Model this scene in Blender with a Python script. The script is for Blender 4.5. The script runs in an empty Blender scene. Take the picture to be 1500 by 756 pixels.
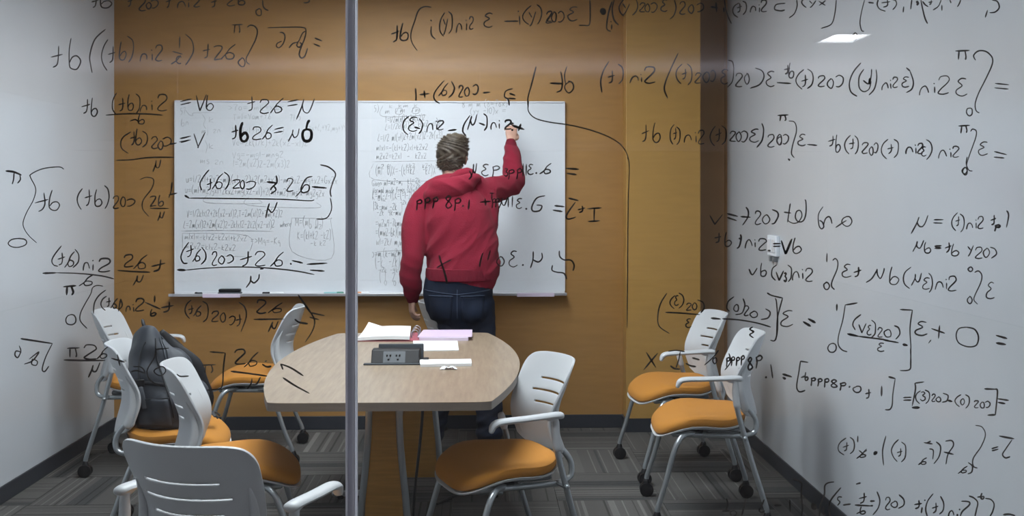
import bpy, bmesh, math, random
import numpy as np
from mathutils import Vector, Matrix
from mathutils.bvhtree import BVHTree
random.seed(7)
S = bpy.context.scene
COL = S.collection
# ------------------------------------------------------------------ camera, world, lights, exposure
F = 1550.0; HY = 285.0; HZ = 1.464; YAW = math.atan(47 / F)
cam = bpy.data.cameras.new('camera'); cam_o = bpy.data.objects.new('camera', cam); COL.objects.link(cam_o)
cam.sensor_fit = 'HORIZONTAL'; cam.sensor_width = 36; cam.lens = 36 * F / 1500
cam.shift_y = -(378 - HY) / 1500; cam.clip_start = 0.05; cam.clip_end = 60
cam_o.location = (0, 0, HZ); cam_o.rotation_euler = (math.pi / 2, 0, -YAW)
S.camera = cam_o
S.view_settings.view_transform = 'Standard'; S.view_settings.look = 'None'
S.view_settings.gamma = 1; S.view_settings.use_curve_mapping = False
S.view_settings.exposure = 1.45
W = bpy.data.worlds.new('world'); S.world = W; W.use_nodes = True
W.node_tree.nodes['Background'].inputs[0].default_value = (.75, .85, 1, 1)
W.node_tree.nodes['Background'].inputs[1].default_value = 0.05
PANEL_GAIN = 8.0      # room ceiling panels
HALL_FILL_GAIN = 6.0       # added unseen corridor fill panels
LX, RX = -2.266, 1.58           # room side walls
YB = 6.63                       # back wall
CH = 2.75                       # ceiling
GY = 2.0                        # glass

def ray(x, y):
    u = (x - 750) / F
    return (math.sin(YAW) + u * math.cos(YAW), math.cos(YAW) - u * math.sin(YAW), (HY - y) / F)
def on_z(x, y, z):
    r = ray(x, y); k = (z - HZ) / r[2]; return Vector((r[0] * k, r[1] * k, z))
def on_y(x, y, Y):
    r = ray(x, y); k = Y / r[1]; return Vector((r[0] * k, Y, HZ + r[2] * k))

# ------------------------------------------------------------------ materials
def mat(name, col, rough=.5, metal=0, spec=.5, noise=0, nscale=20, bump=0, bscale=200, col2=None, sheen=0, coord='Object', stretch=None, coat=0):
    m = bpy.data.materials.new(name); m.use_nodes = True
    nt = m.node_tree; N = nt.nodes; L = nt.links
    b = N['Principled BSDF']
    b.inputs['Base Color'].default_value = (*col, 1); b.inputs['Roughness'].default_value = rough
    b.inputs['Metallic'].default_value = metal; b.inputs['Specular IOR Level'].default_value = spec
    if sheen: b.inputs['Sheen Weight'].default_value = sheen
    if coat: b.inputs['Coat Weight'].default_value = coat; b.inputs['Coat Roughness'].default_value = .15
    tc = N.new('ShaderNodeTexCoord'); src = tc.outputs[coord]
    if stretch:
        mp = N.new('ShaderNodeMapping'); mp.inputs['Scale'].default_value = stretch
        L.new(src, mp.inputs[0]); src = mp.outputs[0]
    if noise:
        n = N.new('ShaderNodeTexNoise'); n.inputs['Scale'].default_value = nscale; n.inputs['Detail'].default_value = 5
        L.new(src, n.inputs['Vector'])
        r = N.new('ShaderNodeValToRGB'); c2 = col2 or tuple(c * (1 - noise) for c in col)
        r.color_ramp.elements[0].position = .35; r.color_ramp.elements[1].position = .65
        r.color_ramp.elements[0].color = (*c2, 1); r.color_ramp.elements[1].color = (*col, 1)
        L.new(n.outputs['Fac'], r.inputs[0]); L.new(r.outputs[0], b.inputs['Base Color'])
    if bump:
        n2 = N.new('ShaderNodeTexNoise'); n2.inputs['Scale'].default_value = bscale; n2.inputs['Detail'].default_value = 3
        L.new(src, n2.inputs['Vector'])
        bp = N.new('ShaderNodeBump'); bp.inputs['Strength'].default_value = bump; bp.inputs['Distance'].default_value = .01
        L.new(n2.outputs['Fac'], bp.inputs['Height']); L.new(bp.outputs[0], b.inputs['Normal'])
    return m
M = {}
M['white_wall'] = mat('white_wall', (.56, .585, .62), .2, noise=.04, nscale=2, spec=.5)
M['orange_wall'] = mat('orange_wall', (.375, .195, .055), .5, noise=.1, nscale=6, bump=.08, bscale=120, stretch=(1, 1, 6))
M['orange_pillar'] = mat('orange_pillar', (.43, .24, .06), .5, noise=.08, nscale=6, bump=.08, bscale=120, stretch=(1, 1, 6))
M['recess'] = mat('recess', (.44, .28, .15), .6, noise=.1, nscale=6)
M['baseboard'] = mat('baseboard', (.022, .026, .034), .45)
M['ceiling'] = mat('ceiling', (.7, .7, .7), .9, bump=.3, bscale=90)
M['board'] = mat('board', (.72, .75, .79), .22, noise=.03, nscale=1.5)
M['alu'] = mat('alu', (.62, .63, .66), .3, metal=.8)
M['trim_white'] = mat('trim_white', (.7, .71, .74), .4)
M['mullion'] = mat('mullion', (.95, .94, .98), .3)
M['mull_dark'] = mat('mull_dark', (.62, .61, .68), .4, metal=.1)
M['ink'] = mat('ink', (.016, .014, .013), .5, noise=.5, nscale=45, col2=(.075, .065, .055))
M['ink_board'] = mat('ink_board', (.40, .42, .45), .5, noise=.3, nscale=30, col2=(.55, .57, .60))
M['ink_board_dark'] = mat('ink_board_dark', (.27, .285, .305), .5, noise=.3, nscale=30, col2=(.46, .48, .50))
M['shell'] = mat('shell', (.55, .57, .59), .38, noise=.03, nscale=8)
M['tube'] = mat('tube', (.42, .45, .47), .32, metal=.75)
M['black_plastic'] = mat('black_plastic', (.006, .006, .007), .45, spec=.3)
M['grey_plastic'] = mat('grey_plastic', (.17, .18, .19), .45)
M['seat'] = mat('seat', (.52, .21, .022), .85, noise=.14, nscale=350, bump=.15, bscale=500, sheen=.03)
M['paper'] = mat('paper', (.82, .83, .85), .7)
M['pink'] = mat('pink', (.60, .47, .62), .6)
M['pink2'] = mat('pink2', (.72, .62, .76), .6)
M['red_cover'] = mat('red_cover', (.36, .09, .12), .45)
M['box_grey'] = mat('box_grey', (.045, .052, .06), .6, spec=.25)
M['box_plate'] = mat('box_plate', (.12, .13, .14), .6, spec=.25)
M['hoodie'] = mat('hoodie', (.215, .013, .030), .95, noise=.22, nscale=260, bump=.25, bscale=160, sheen=.04, spec=.2)
M['hoodie_rib'] = mat('hoodie_rib', (.17, .011, .025), .95, noise=.3, nscale=120, bump=.5, bscale=60, stretch=(4, 4, .3), spec=.2)
M['jeans'] = mat('jeans', (.0075, .014, .032), .85, noise=.35, nscale=9, col2=(.004, .007, .016), bump=.2, bscale=300, spec=.25)
M['seam'] = mat('seam', (.03, .045, .08), .8)
M['skin'] = mat('skin', (.56, .33, .25), .5, noise=.12, nscale=30)
M['shoe'] = mat('shoe', (.02, .018, .02), .6)
M['sole'] = mat('sole', (.45, .40, .36), .6)
M['sock'] = mat('sock', (.42, .33, .27), .8)
M['pack'] = mat('pack', (.036, .043, .056), .62, noise=.3, nscale=14, bump=.12, bscale=350)
M['pack_light'] = mat('pack_light', (.060, .068, .082), .55, noise=.2, nscale=14, bump=.3, bscale=350)
M['pack_dark'] = mat('pack_dark', (.010, .011, .014), .6)
M['cord'] = mat('cord', (.008, .008, .008), .5)
M['edge_band'] = mat('edge_band', (.20, .165, .135), .45, noise=.15, nscale=10, stretch=(1, 1, 8))
M['leg_panel'] = mat('leg_panel', (.50, .25, .05), .5, noise=.2, nscale=8, stretch=(1, 1, 14))
M['green_cap'] = mat('green_cap', (.04, .22, .15), .4)
M['teal_cap'] = mat('teal_cap', (.25, .5, .52), .4)
M['orange_cap'] = mat('orange_cap', (.75, .32, .14), .4)
M['outlet'] = mat('outlet', (.82, .86, .92), .35)
M['hair'] = mat('hair', (.075, .056, .040), .55, noise=.5, nscale=70, col2=(.032, .023, .018), stretch=(1, 1, .35))
M['hair_light'] = mat('hair_light', (.125, .096, .066), .5, noise=.4, nscale=60)
M['hall_floor'] = mat('hall_floor', (.30, .28, .27), .8)
M['hall_wall'] = mat('hall_wall', (.5, .47, .52), .7)

def emis(name, col, k):
    m = bpy.data.materials.new(name); m.use_nodes = True; nt = m.node_tree
    nt.nodes.remove(nt.nodes['Principled BSDF'])
    e = nt.nodes.new('ShaderNodeEmission'); e.inputs[0].default_value = (*col, 1); e.inputs[1].default_value = k
    nt.links.new(e.outputs[0], nt.nodes['Material Output'].inputs[0]); return m
M['panel'] = emis('panel', (.90, .96, 1.0), PANEL_GAIN)
M['hall_fill_panel'] = emis('hall_fill_panel', (.93, .95, 1.0), HALL_FILL_GAIN)
M['hall_spot'] = emis('hall_spot', (.93, .95, 1.0), 8.0)

def glass_mat():
    m = bpy.data.materials.new('clear_glass'); m.use_nodes = True; nt = m.node_tree; N = nt.nodes; L = nt.links
    N.remove(N['Principled BSDF'])
    g = N.new('ShaderNodeNewGeometry'); d = N.new('ShaderNodeVectorMath'); d.operation = 'DOT_PRODUCT'
    L.new(g.outputs['Normal'], d.inputs[0]); L.new(g.outputs['Incoming'], d.inputs[1])
    a = N.new('ShaderNodeMath'); a.operation = 'ABSOLUTE'; L.new(d.outputs['Value'], a.inputs[0])
    s = N.new('ShaderNodeMath'); s.operation = 'SUBTRACT'; s.inputs[0].default_value = 1; L.new(a.outputs[0], s.inputs[1])
    p = N.new('ShaderNodeMath'); p.operation = 'POWER'; p.inputs[1].default_value = 5; L.new(s.outputs[0], p.inputs[0])
    q = N.new('ShaderNodeMath'); q.operation = 'MULTIPLY_ADD'; q.inputs[1].default_value = .96; q.inputs[2].default_value = .04; L.new(p.outputs[0], q.inputs[0])
    t = N.new('ShaderNodeBsdfTransparent'); t.inputs[0].default_value = (.965, .975, .975, 1)
    gl = N.new('ShaderNodeBsdfGlossy'); gl.inputs['Roughness'].default_value = 0.0
    mx = N.new('ShaderNodeMixShader'); L.new(q.outputs[0], mx.inputs[0]); L.new(t.outputs[0], mx.inputs[1]); L.new(gl.outputs[0], mx.inputs[2])
    df = N.new('ShaderNodeBsdfDiffuse'); df.inputs[0].default_value = (.8, .8, .82, 1)
    tc = N.new('ShaderNodeTexCoord'); nz = N.new('ShaderNodeTexNoise'); nz.inputs['Scale'].default_value = 3.5; nz.inputs['Detail'].default_value = 4; L.new(tc.outputs['Object'], nz.inputs['Vector'])
    mr = N.new('ShaderNodeMapRange'); mr.inputs[1].default_value = .35; mr.inputs[2].default_value = .75; mr.inputs[3].default_value = .002; mr.inputs[4].default_value = .012; L.new(nz.outputs['Fac'], mr.inputs[0])
    m2 = N.new('ShaderNodeMixShader'); L.new(mr.outputs[0], m2.inputs[0]); L.new(mx.outputs[0], m2.inputs[1]); L.new(df.outputs[0], m2.inputs[2])
    L.new(m2.outputs[0], N['Material Output'].inputs[0]); return m
M['glass'] = glass_mat()

def see_through_plastic(m, k):
    nt = m.node_tree; N = nt.nodes; L = nt.links; b = N['Principled BSDF']; out = N['Material Output']
    tr = N.new('ShaderNodeBsdfTranslucent'); tr.inputs[0].default_value = (.84, .84, .88, 1)
    mx = N.new('ShaderNodeMixShader'); mx.inputs[0].default_value = k
    L.new(b.outputs[0], mx.inputs[1]); L.new(tr.outputs[0], mx.inputs[2]); L.new(mx.outputs[0], out.inputs[0])
see_through_plastic(M['mullion'], .85); see_through_plastic(M['mull_dark'], .65)

def table_mat():
    m = mat('table_laminate', (.44, .31, .215), .34, spec=.5)
    nt = m.node_tree; N = nt.nodes; L = nt.links; b = N['Principled BSDF']
    tc = N.new('ShaderNodeTexCoord'); mp = N.new('ShaderNodeMapping'); mp.inputs['Scale'].default_value = (14, 1.1, 1)
    L.new(tc.outputs['Object'], mp.inputs[0])
    n = N.new('ShaderNodeTexNoise'); n.inputs['Scale'].default_value = 4; n.inputs['Detail'].default_value = 8; n.inputs['Roughness'].default_value = .65
    L.new(mp.outputs[0], n.inputs['Vector'])
    r = N.new('ShaderNodeValToRGB'); r.color_ramp.elements[0].position = .3; r.color_ramp.elements[1].position = .7
    r.color_ramp.elements[0].color = (.21, .155, .105, 1); r.color_ramp.elements[1].color = (.35, .27, .19, 1)
    L.new(n.outputs['Fac'], r.inputs[0]); L.new(r.outputs[0], b.inputs['Base Color']); return m
M['table'] = table_mat()

def carpet_mat():
    m = mat('carpet', (.06, .06, .06), .95, spec=.15)
    nt = m.node_tree; N = nt.nodes; L = nt.links; b = N['Principled BSDF']
    tc = N.new('ShaderNodeTexCoord'); oi = N.new('ShaderNodeObjectInfo'); sp = N.new('ShaderNodeSeparateXYZ')
    L.new(tc.outputs['Object'], sp.inputs[0])
    def math_(op, a, bb):
        q = N.new('ShaderNodeMath'); q.operation = op
        for i, v in enumerate((a, bb)):
            if isinstance(v, (int, float)): q.inputs[i].default_value = v
            else: L.new(v, q.inputs[i])
        return q.outputs[0]
    off = math_('MULTIPLY', oi.outputs['Random'], 37.0)
    x = math_('ADD', sp.outputs['X'], off)
    def bands(scale, thr0, thr1, cols):
        c = N.new('ShaderNodeCombineXYZ'); L.new(math_('MULTIPLY', x, scale), c.inputs[0])
        L.new(off, c.inputs[1])
        n = N.new('ShaderNodeTexNoise'); n.noise_dimensions = '2D'; n.inputs['Scale'].default_value = 1; n.inputs['Detail'].default_value = 0
        L.new(c.outputs[0], n.inputs['Vector'])
        r = N.new('ShaderNodeValToRGB'); r.color_ramp.interpolation = 'CONSTANT'
        r.color_ramp.elements[0].color = (*cols[0], 1); r.color_ramp.elements[0].position = 0
        r.color_ramp.elements[1].color = (*cols[1], 1); r.color_ramp.elements[1].position = thr0
        e = r.color_ramp.elements.new(thr1); e.color = (*cols[2], 1)
        L.new(n.outputs['Fac'], r.inputs[0]); return r.outputs[0]
    wide = bands(5, .36, .64, ((.055, .055, .055), (.088, .084, .080), (.104, .100, .095)))
    fine = bands(50, .27, .735, ((.5, .5, .5), (1, 1, 1), (1.7, 1.7, 1.7)))
    mx = N.new('ShaderNodeMix'); mx.data_type = 'RGBA'; mx.blend_type = 'MULTIPLY'; mx.inputs[0].default_value = 1; mx.clamp_result = False
    L.new(wide, mx.inputs[6]); L.new(fine, mx.inputs[7])
    n = N.new('ShaderNodeTexNoise'); n.inputs['Scale'].default_value = 260; L.new(tc.outputs['Object'], n.inputs['Vector'])
    r = N.new('ShaderNodeMapRange'); r.inputs[3].default_value = .65; r.inputs[4].default_value = 1.35; L.new(n.outputs['Fac'], r.inputs[0])
    mx2 = N.new('ShaderNodeMix'); mx2.data_type = 'RGBA'; mx2.blend_type = 'MULTIPLY'; mx2.inputs[0].default_value = 1; mx2.clamp_result = False
    L.new(mx.outputs[2], mx2.inputs[6]); L.new(r.outputs[0], mx2.inputs[7]); L.new(mx2.outputs[2], b.inputs['Base Color'])
    bp = N.new('ShaderNodeBump'); bp.inputs['Strength'].default_value = .4; bp.inputs['Distance'].default_value = .004
    L.new(n.outputs['Fac'], bp.inputs['Height']); L.new(bp.outputs[0], b.inputs['Normal'])
    return m
M['carpet'] = carpet_mat()

# ------------------------------------------------------------------ mesh helpers
class MB:
    def __init__(s): s.v = []; s.f = []
    def add(s, vs, fs):
        o = len(s.v); s.v += [tuple(v) for v in vs]; s.f += [tuple(i + o for i in f) for f in fs]; return s
    def box(s, x0, x1, y0, y1, z0, z1):
        return s.add([(x0, y0, z0), (x1, y0, z0), (x1, y1, z0), (x0, y1, z0), (x0, y0, z1), (x1, y0, z1), (x1, y1, z1), (x0, y1, z1)],
                     [(0, 3, 2, 1), (4, 5, 6, 7), (0, 1, 5, 4), (1, 2, 6, 5), (2, 3, 7, 6), (3, 0, 4, 7)])
    def quadgrid(s, P):
        nu = len(P); nv = len(P[0])
        return s.add([p for r in P for p in r], [(i * nv + j, (i + 1) * nv + j, (i + 1) * nv + j + 1, i * nv + j + 1) for i in range(nu - 1) for j in range(nv - 1)])
    def tube(s, pts, r, n=10, side=None, smooth=0, r2=None):
        pts = [Vector(p) for p in pts]
        rs = r if isinstance(r, (list, tuple)) else [r] * len(pts)
        r2s = r2 if isinstance(r2, (list, tuple)) else ([r2] * len(pts) if r2 else rs)
        if smooth:
            pts, rs, r2s = cr(pts, rs, r2s, smooth)
        T = []
        for i in range(len(pts)):
            a = pts[max(0, i - 1)]; b = pts[min(len(pts) - 1, i + 1)]; T.append((b - a).normalized())
        ref = Vector(side) if side else (Vector((0, 0, 1)) if abs(T[0].z) < .8 else Vector((1, 0, 0)))
        u = (ref - T[0] * ref.dot(T[0])).normalized()
        rings = []
        def ring(c, u, t, a, b):
            w = t.cross(u); return [c + u * (a * math.cos(2 * math.pi * k / n)) + w * (b * math.sin(2 * math.pi * k / n)) for k in range(n)]
        for i, p in enumerate(pts):
            base = Vector(side) if side else u
            u = (base - T[i] * base.dot(T[i])).normalized()
            if i == 0:
                for q in (.95, .6): rings.append(ring(p - T[i] * min(rs[i], r2s[i]) * (q if q < .9 else .9), u, T[i], rs[i] * (1 - q * q) ** .5, r2s[i] * (1 - q * q) ** .5))
            rings.append(ring(p, u, T[i], rs[i], r2s[i]))
            if i == len(pts) - 1:
                for q in (.6, .95): rings.append(ring(p + T[i] * min(rs[i], r2s[i]) * (q if q < .9 else .9), u, T[i], rs[i] * (1 - q * q) ** .5, r2s[i] * (1 - q * q) ** .5))
        vs = [v for R in rings for v in R]; fs = []
        for i in range(len(rings) - 1):
            for k in range(n):
                fs.append((i * n + k, i * n + (k + 1) % n, (i + 1) * n + (k + 1) % n, (i + 1) * n + k))
        fs.append(tuple(reversed(range(n)))); fs.append(tuple(range((len(rings) - 1) * n, len(rings) * n)))
        return s.add(vs, fs)
    def loft(s, rings):
        n = len(rings[0]); vs = [v for R in rings for v in R]; fs = []
        for i in range(len(rings) - 1):
            for k in range(n): fs.append((i * n + k, i * n + (k + 1) % n, (i + 1) * n + (k + 1) % n, (i + 1) * n + k))
        fs.append(tuple(reversed(range(n)))); fs.append(tuple(range((len(rings) - 1) * n, len(rings) * n)))
        return s.add(vs, fs)
    def ell(s, c, r, nu=16, nv=10, rot=None):
        c = Vector(c); rings = []
        for j in range(1, nv):
            ph = math.pi * j / nv; R = []
            for k in range(nu):
                th = 2 * math.pi * k / nu
                p = Vector((r[0] * math.sin(ph) * math.cos(th), r[1] * math.sin(ph) * math.sin(th), -r[2] * math.cos(ph)))
                if rot: p = rot @ p
                R.append(c + p)
            rings.append(R)
        return s.loft(rings)
    def mesh(s, name):
        me = bpy.data.meshes.new(name); me.from_pydata(s.v, [], s.f); me.update(); return me
    def build(s, name, m, parent=None, smooth=True, bevel=0, seg=2, solid=0, subsurf=0, fix=True):
        me = s.mesh(name); me.materials.append(m)
        if fix:
            bm = bmesh.new(); bm.from_mesh(me); bmesh.ops.recalc_face_normals(bm, faces=bm.faces); bm.to_mesh(me); bm.free()
        o = bpy.data.objects.new(name, me); COL.objects.link(o); o.parent = parent
        if solid:
            q = o.modifiers.new('solid', 'SOLIDIFY'); q.thickness = solid; q.offset = 0
        if bevel:
            q = o.modifiers.new('bevel', 'BEVEL'); q.width = bevel; q.segments = seg; q.limit_method = 'ANGLE'; q.angle_limit = math.radians(40)
        if subsurf:
            q = o.modifiers.new('sub', 'SUBSURF'); q.levels = q.render_levels = subsurf
        if smooth: shade(me)
        return o
def shade(me, ang=42):
    me.polygons.foreach_set('use_smooth', [True] * len(me.polygons))
    try: me.set_sharp_from_angle(angle=math.radians(ang))
    except Exception: pass
def cr(pts, rs, r2s, k):
    P = []; A = []; B = []
    n = len(pts)
    for i in range(n - 1):
        p0 = pts[max(0, i - 1)]; p1 = pts[i]; p2 = pts[i + 1]; p3 = pts[min(n - 1, i + 2)]
        for j in range(k):
            t = j / k
            P.append(.5 * ((2 * p1) + (p2 - p0) * t + (2 * p0 - 5 * p1 + 4 * p2 - p3) * t * t + (3 * p1 - p0 - 3 * p2 + p3) * t ** 3))
            A.append(rs[i] * (1 - t) + rs[i + 1] * t); B.append(r2s[i] * (1 - t) + r2s[i + 1] * t)
    P.append(pts[-1]); A.append(rs[-1]); B.append(r2s[-1])
    return P, A, B
def empty(name, loc, rz=0):
    o = bpy.data.objects.new(name, None); COL.objects.link(o); o.location = loc; o.rotation_euler.z = rz; o.empty_display_size = .1; return o
def tag(o, label=None, cat=None, group=None, kind=None):
    for k, v in (('label', label), ('category', cat), ('group', group), ('kind', kind)):
        if v: o[k] = v
    return o
KIDS = {}
def copy_tree(o, parent=None):
    c = o.copy(); COL.objects.link(c); c.parent = parent
    for ch in [q for q in ALLCH.get(o.name, [])]: copy_tree(ch, c)
    return c
ALLCH = {}
def index_children():
    ALLCH.clear()
    for o in bpy.data.objects:
        if o.parent: ALLCH.setdefault(o.parent.name, []).append(o)
def struct(name, mb, m, bevel=0, parent=None, smooth=False):
    return tag(mb.build(name, m, parent, smooth=smooth, bevel=bevel), kind=None if parent else 'structure')

# ------------------------------------------------------------------ room shell
fl = struct('floor', MB().box(-6, 6, -14.2, 8, -.12, -.012), M['hall_floor'])
TS = .5
var = [MB().box(-TS / 2 + .001, TS / 2 - .001, -TS / 2 + .001, TS / 2 - .001, -.011, 0).mesh('carpet_tile') for _ in range(1)]
for me in var: me.materials.append(M['carpet'])
ix0, ix1 = -5, 4
for i in range(ix0, ix1):
    for j in range(0, 10):
        cx = .12 + i * TS; cy = GY + .05 + TS / 2 + j * TS
        if cx + TS / 2 < LX - .05 or cx - TS / 2 > RX + .05: continue
        o = bpy.data.objects.new('carpet_tile', var[0]); COL.objects.link(o); o.parent = fl
        o.location = (cx, cy, random.uniform(-.0008, .0)); o.rotation_euler.z = math.pi / 2 if (i + j) % 2 else 0
struct('wall_back', MB().box(LX - .1, .90, YB, YB + .5, 0, CH), M['orange_wall'])
struct('wall_back_pillar', MB().box(.90, 1.363, 6.50, YB + .5, 0, CH), M['orange_pillar'], bevel=.004)
struct('wall_back_recess', MB().box(1.363, RX + .3, 6.80, 6.9, 0, CH).box(RX, RX + .1, 6.715, 6.8, 0, CH), M['recess'])
struct('wall_left', MB().box(LX - .1, LX, GY - .1, YB, 0, CH), M['white_wall'])
struct('wall_right', MB().box(RX, RX + .1, GY - .1, 6.715, 0, CH), M['white_wall'])
struct('ceiling', MB().box(-6, 6, -14.2, 8, CH, CH + .1), M['ceiling'])
BH = .083
struct('baseboard_back', MB().box(LX, .90, YB - .01, YB, 0, BH), M['baseboard'], bevel=.003)
struct('baseboard_pillar', MB().box(.89, 1.373, 6.49, 6.50, 0, BH).box(.89, .90, 6.5, YB, 0, BH).box(1.363, 1.373, 6.5, 6.80, 0, BH), M['baseboard'])
struct('baseboard_recess', MB().box(1.373, RX, 6.79, 6.80, 0, BH), M['baseboard'])
struct('baseboard_left', MB().box(LX, LX + .01, GY + .02, YB, 0, BH), M['baseboard'], bevel=.003)
struct('baseboard_right', MB().box(RX - .01, RX, GY + .02, 6.715, 0, BH), M['baseboard'], bevel=.003)
# corridor behind the camera, seen only as a reflection in the glass
struct('wall_corridor_end', MB().box(-6, 6, -14.2, -14.1, 0, CH), M['hall_wall'])
struct('wall_corridor_left', MB().box(-6.1, -6, -14.2, 2, 0, CH), M['hall_wall'])
struct('wall_corridor_right', MB().box(6, 6.1, -14.2, 2, 0, CH), M['hall_wall'])
struct('wall_beside_glass', MB().box(-6, LX - .1, GY - .1, GY, 0, CH).box(RX + .1, 6, GY - .1, GY, 0, CH), M['hall_wall'])
def ceil_light(x, y, w, d, m, lab):
    t = empty('ceiling_light', (x, y, CH)); tag(t, lab, 'ceiling light')
    f = MB(); e = .025; z0 = -.03
    f.box(-w / 2, w / 2, -d / 2, -d / 2 + e, z0, 0).box(-w / 2, w / 2, d / 2 - e, d / 2, z0, 0).box(-w / 2, -w / 2 + e, -d / 2 + e, d / 2 - e, z0, 0).box(w / 2 - e, w / 2, -d / 2 + e, d / 2 - e, z0, 0)
    f.build('frame', M['trim_white'], t, smooth=False)
    MB().box(-w / 2 + e, w / 2 - e, -d / 2 + e, d / 2 - e, -.018, -.004).build('diffuser', m, t, smooth=False)
ceil_light(-.45, 3.05, 1.2, .6, M['panel'], 'ceiling panel over the near end of the meeting table')
ceil_light(-.35, 4.45, 1.2, .6, M['panel'], 'ceiling panel over the middle of the meeting table')
ceil_light(-.45, 5.4, 1.2, .6, M['panel'], 'ceiling panel in front of the whiteboard')
ceil_light(2.93, -4.45, .33, .5, M['hall_spot'], 'corridor ceiling light whose reflection shows on the right of the glass')
ceil_light(-4.6, -2.4, 1.2, .9, M['hall_fill_panel'], 'added unseen fill panel in the corridor behind the camera on the left')  # added fill, out of view; brightens the corridor that the glass reflects
ceil_light(4.6, -2.4, 1.2, .9, M['hall_fill_panel'], 'added unseen fill panel in the corridor on the right behind the camera')  # matching added fill on the other side, also kept out of the reflection

M['haze_fill'] = emis('haze_fill', (.85, .84, 1.0), 5.0)
up = empty('haze_uplight', (0, -6.6, 1.95)); tag(up, 'long added uplight behind the camera, brightening the corridor ceiling for haze in the glass', 'added fill light')  # added helper: lights the corridor ceiling so its reflection hazes the upper glass
MB().box(-4, 4, -.15, .15, -.05, 0).box(-4, 4, -.15, -.13, 0, .035).box(-4, 4, .13, .15, 0, .035).box(-4, -3.98, -.13, .13, 0, .035).box(3.98, 4, -.13, .13, 0, .035).build('housing', M['hall_wall'], up, smooth=False)
MB().box(-3.97, 3.97, -.12, .12, .001, .006).build('diffuser', M['haze_fill'], up, smooth=False)
for sx in (-3, 0, 3): MB().tube([(sx, 0, -.03), (sx, 0, CH - 1.95)], .006, 6).build('hanger', M['alu'], up)

# ------------------------------------------------------------------ glass wall
def wx(x, y=400): return on_y(x, y, GY).x
win = tag(bpy.data.objects.new('window_1', None), kind='structure'); COL.objects.link(win)
mxc = wx(515.5)
MB().box(LX - .02, mxc - .004, GY - .005, GY + .005, .03, CH - .03).build('glass_pane', M['glass'], win, smooth=False)
MB().box(mxc + .004, RX + .02, GY - .005, GY + .005, .03, CH - .03).build('glass_pane', M['glass'], win, smooth=False)
a, b = wx(508), wx(523)
MB().box(a, a + .0035, GY - .02, GY - .006, .03, CH - .03).build('joint_strip', M['mullion'], win, smooth=False)
MB().box(a + .0035, b - .004, GY - .016, GY - .006, .03, CH - .03).build('joint_cover', M['mull_dark'], win, smooth=False)
MB().box(b - .007, b - .003, GY - .022, GY - .006, .03, CH - .03).build('joint_strip', M['mullion'], win, smooth=False)
MB().box(a, b, GY + .006, GY + .012, .03, CH - .03).build('joint_back', M['mull_dark'], win, smooth=False)
MB().box(LX - .02, RX + .02, GY - .02, GY + .02, 0, .03).build('floor_channel', M['alu'], win, smooth=False)
MB().box(LX - .02, RX + .02, GY - .02, GY + .02, CH - .03, CH).build('head_channel', M['alu'], win, smooth=False)
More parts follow.
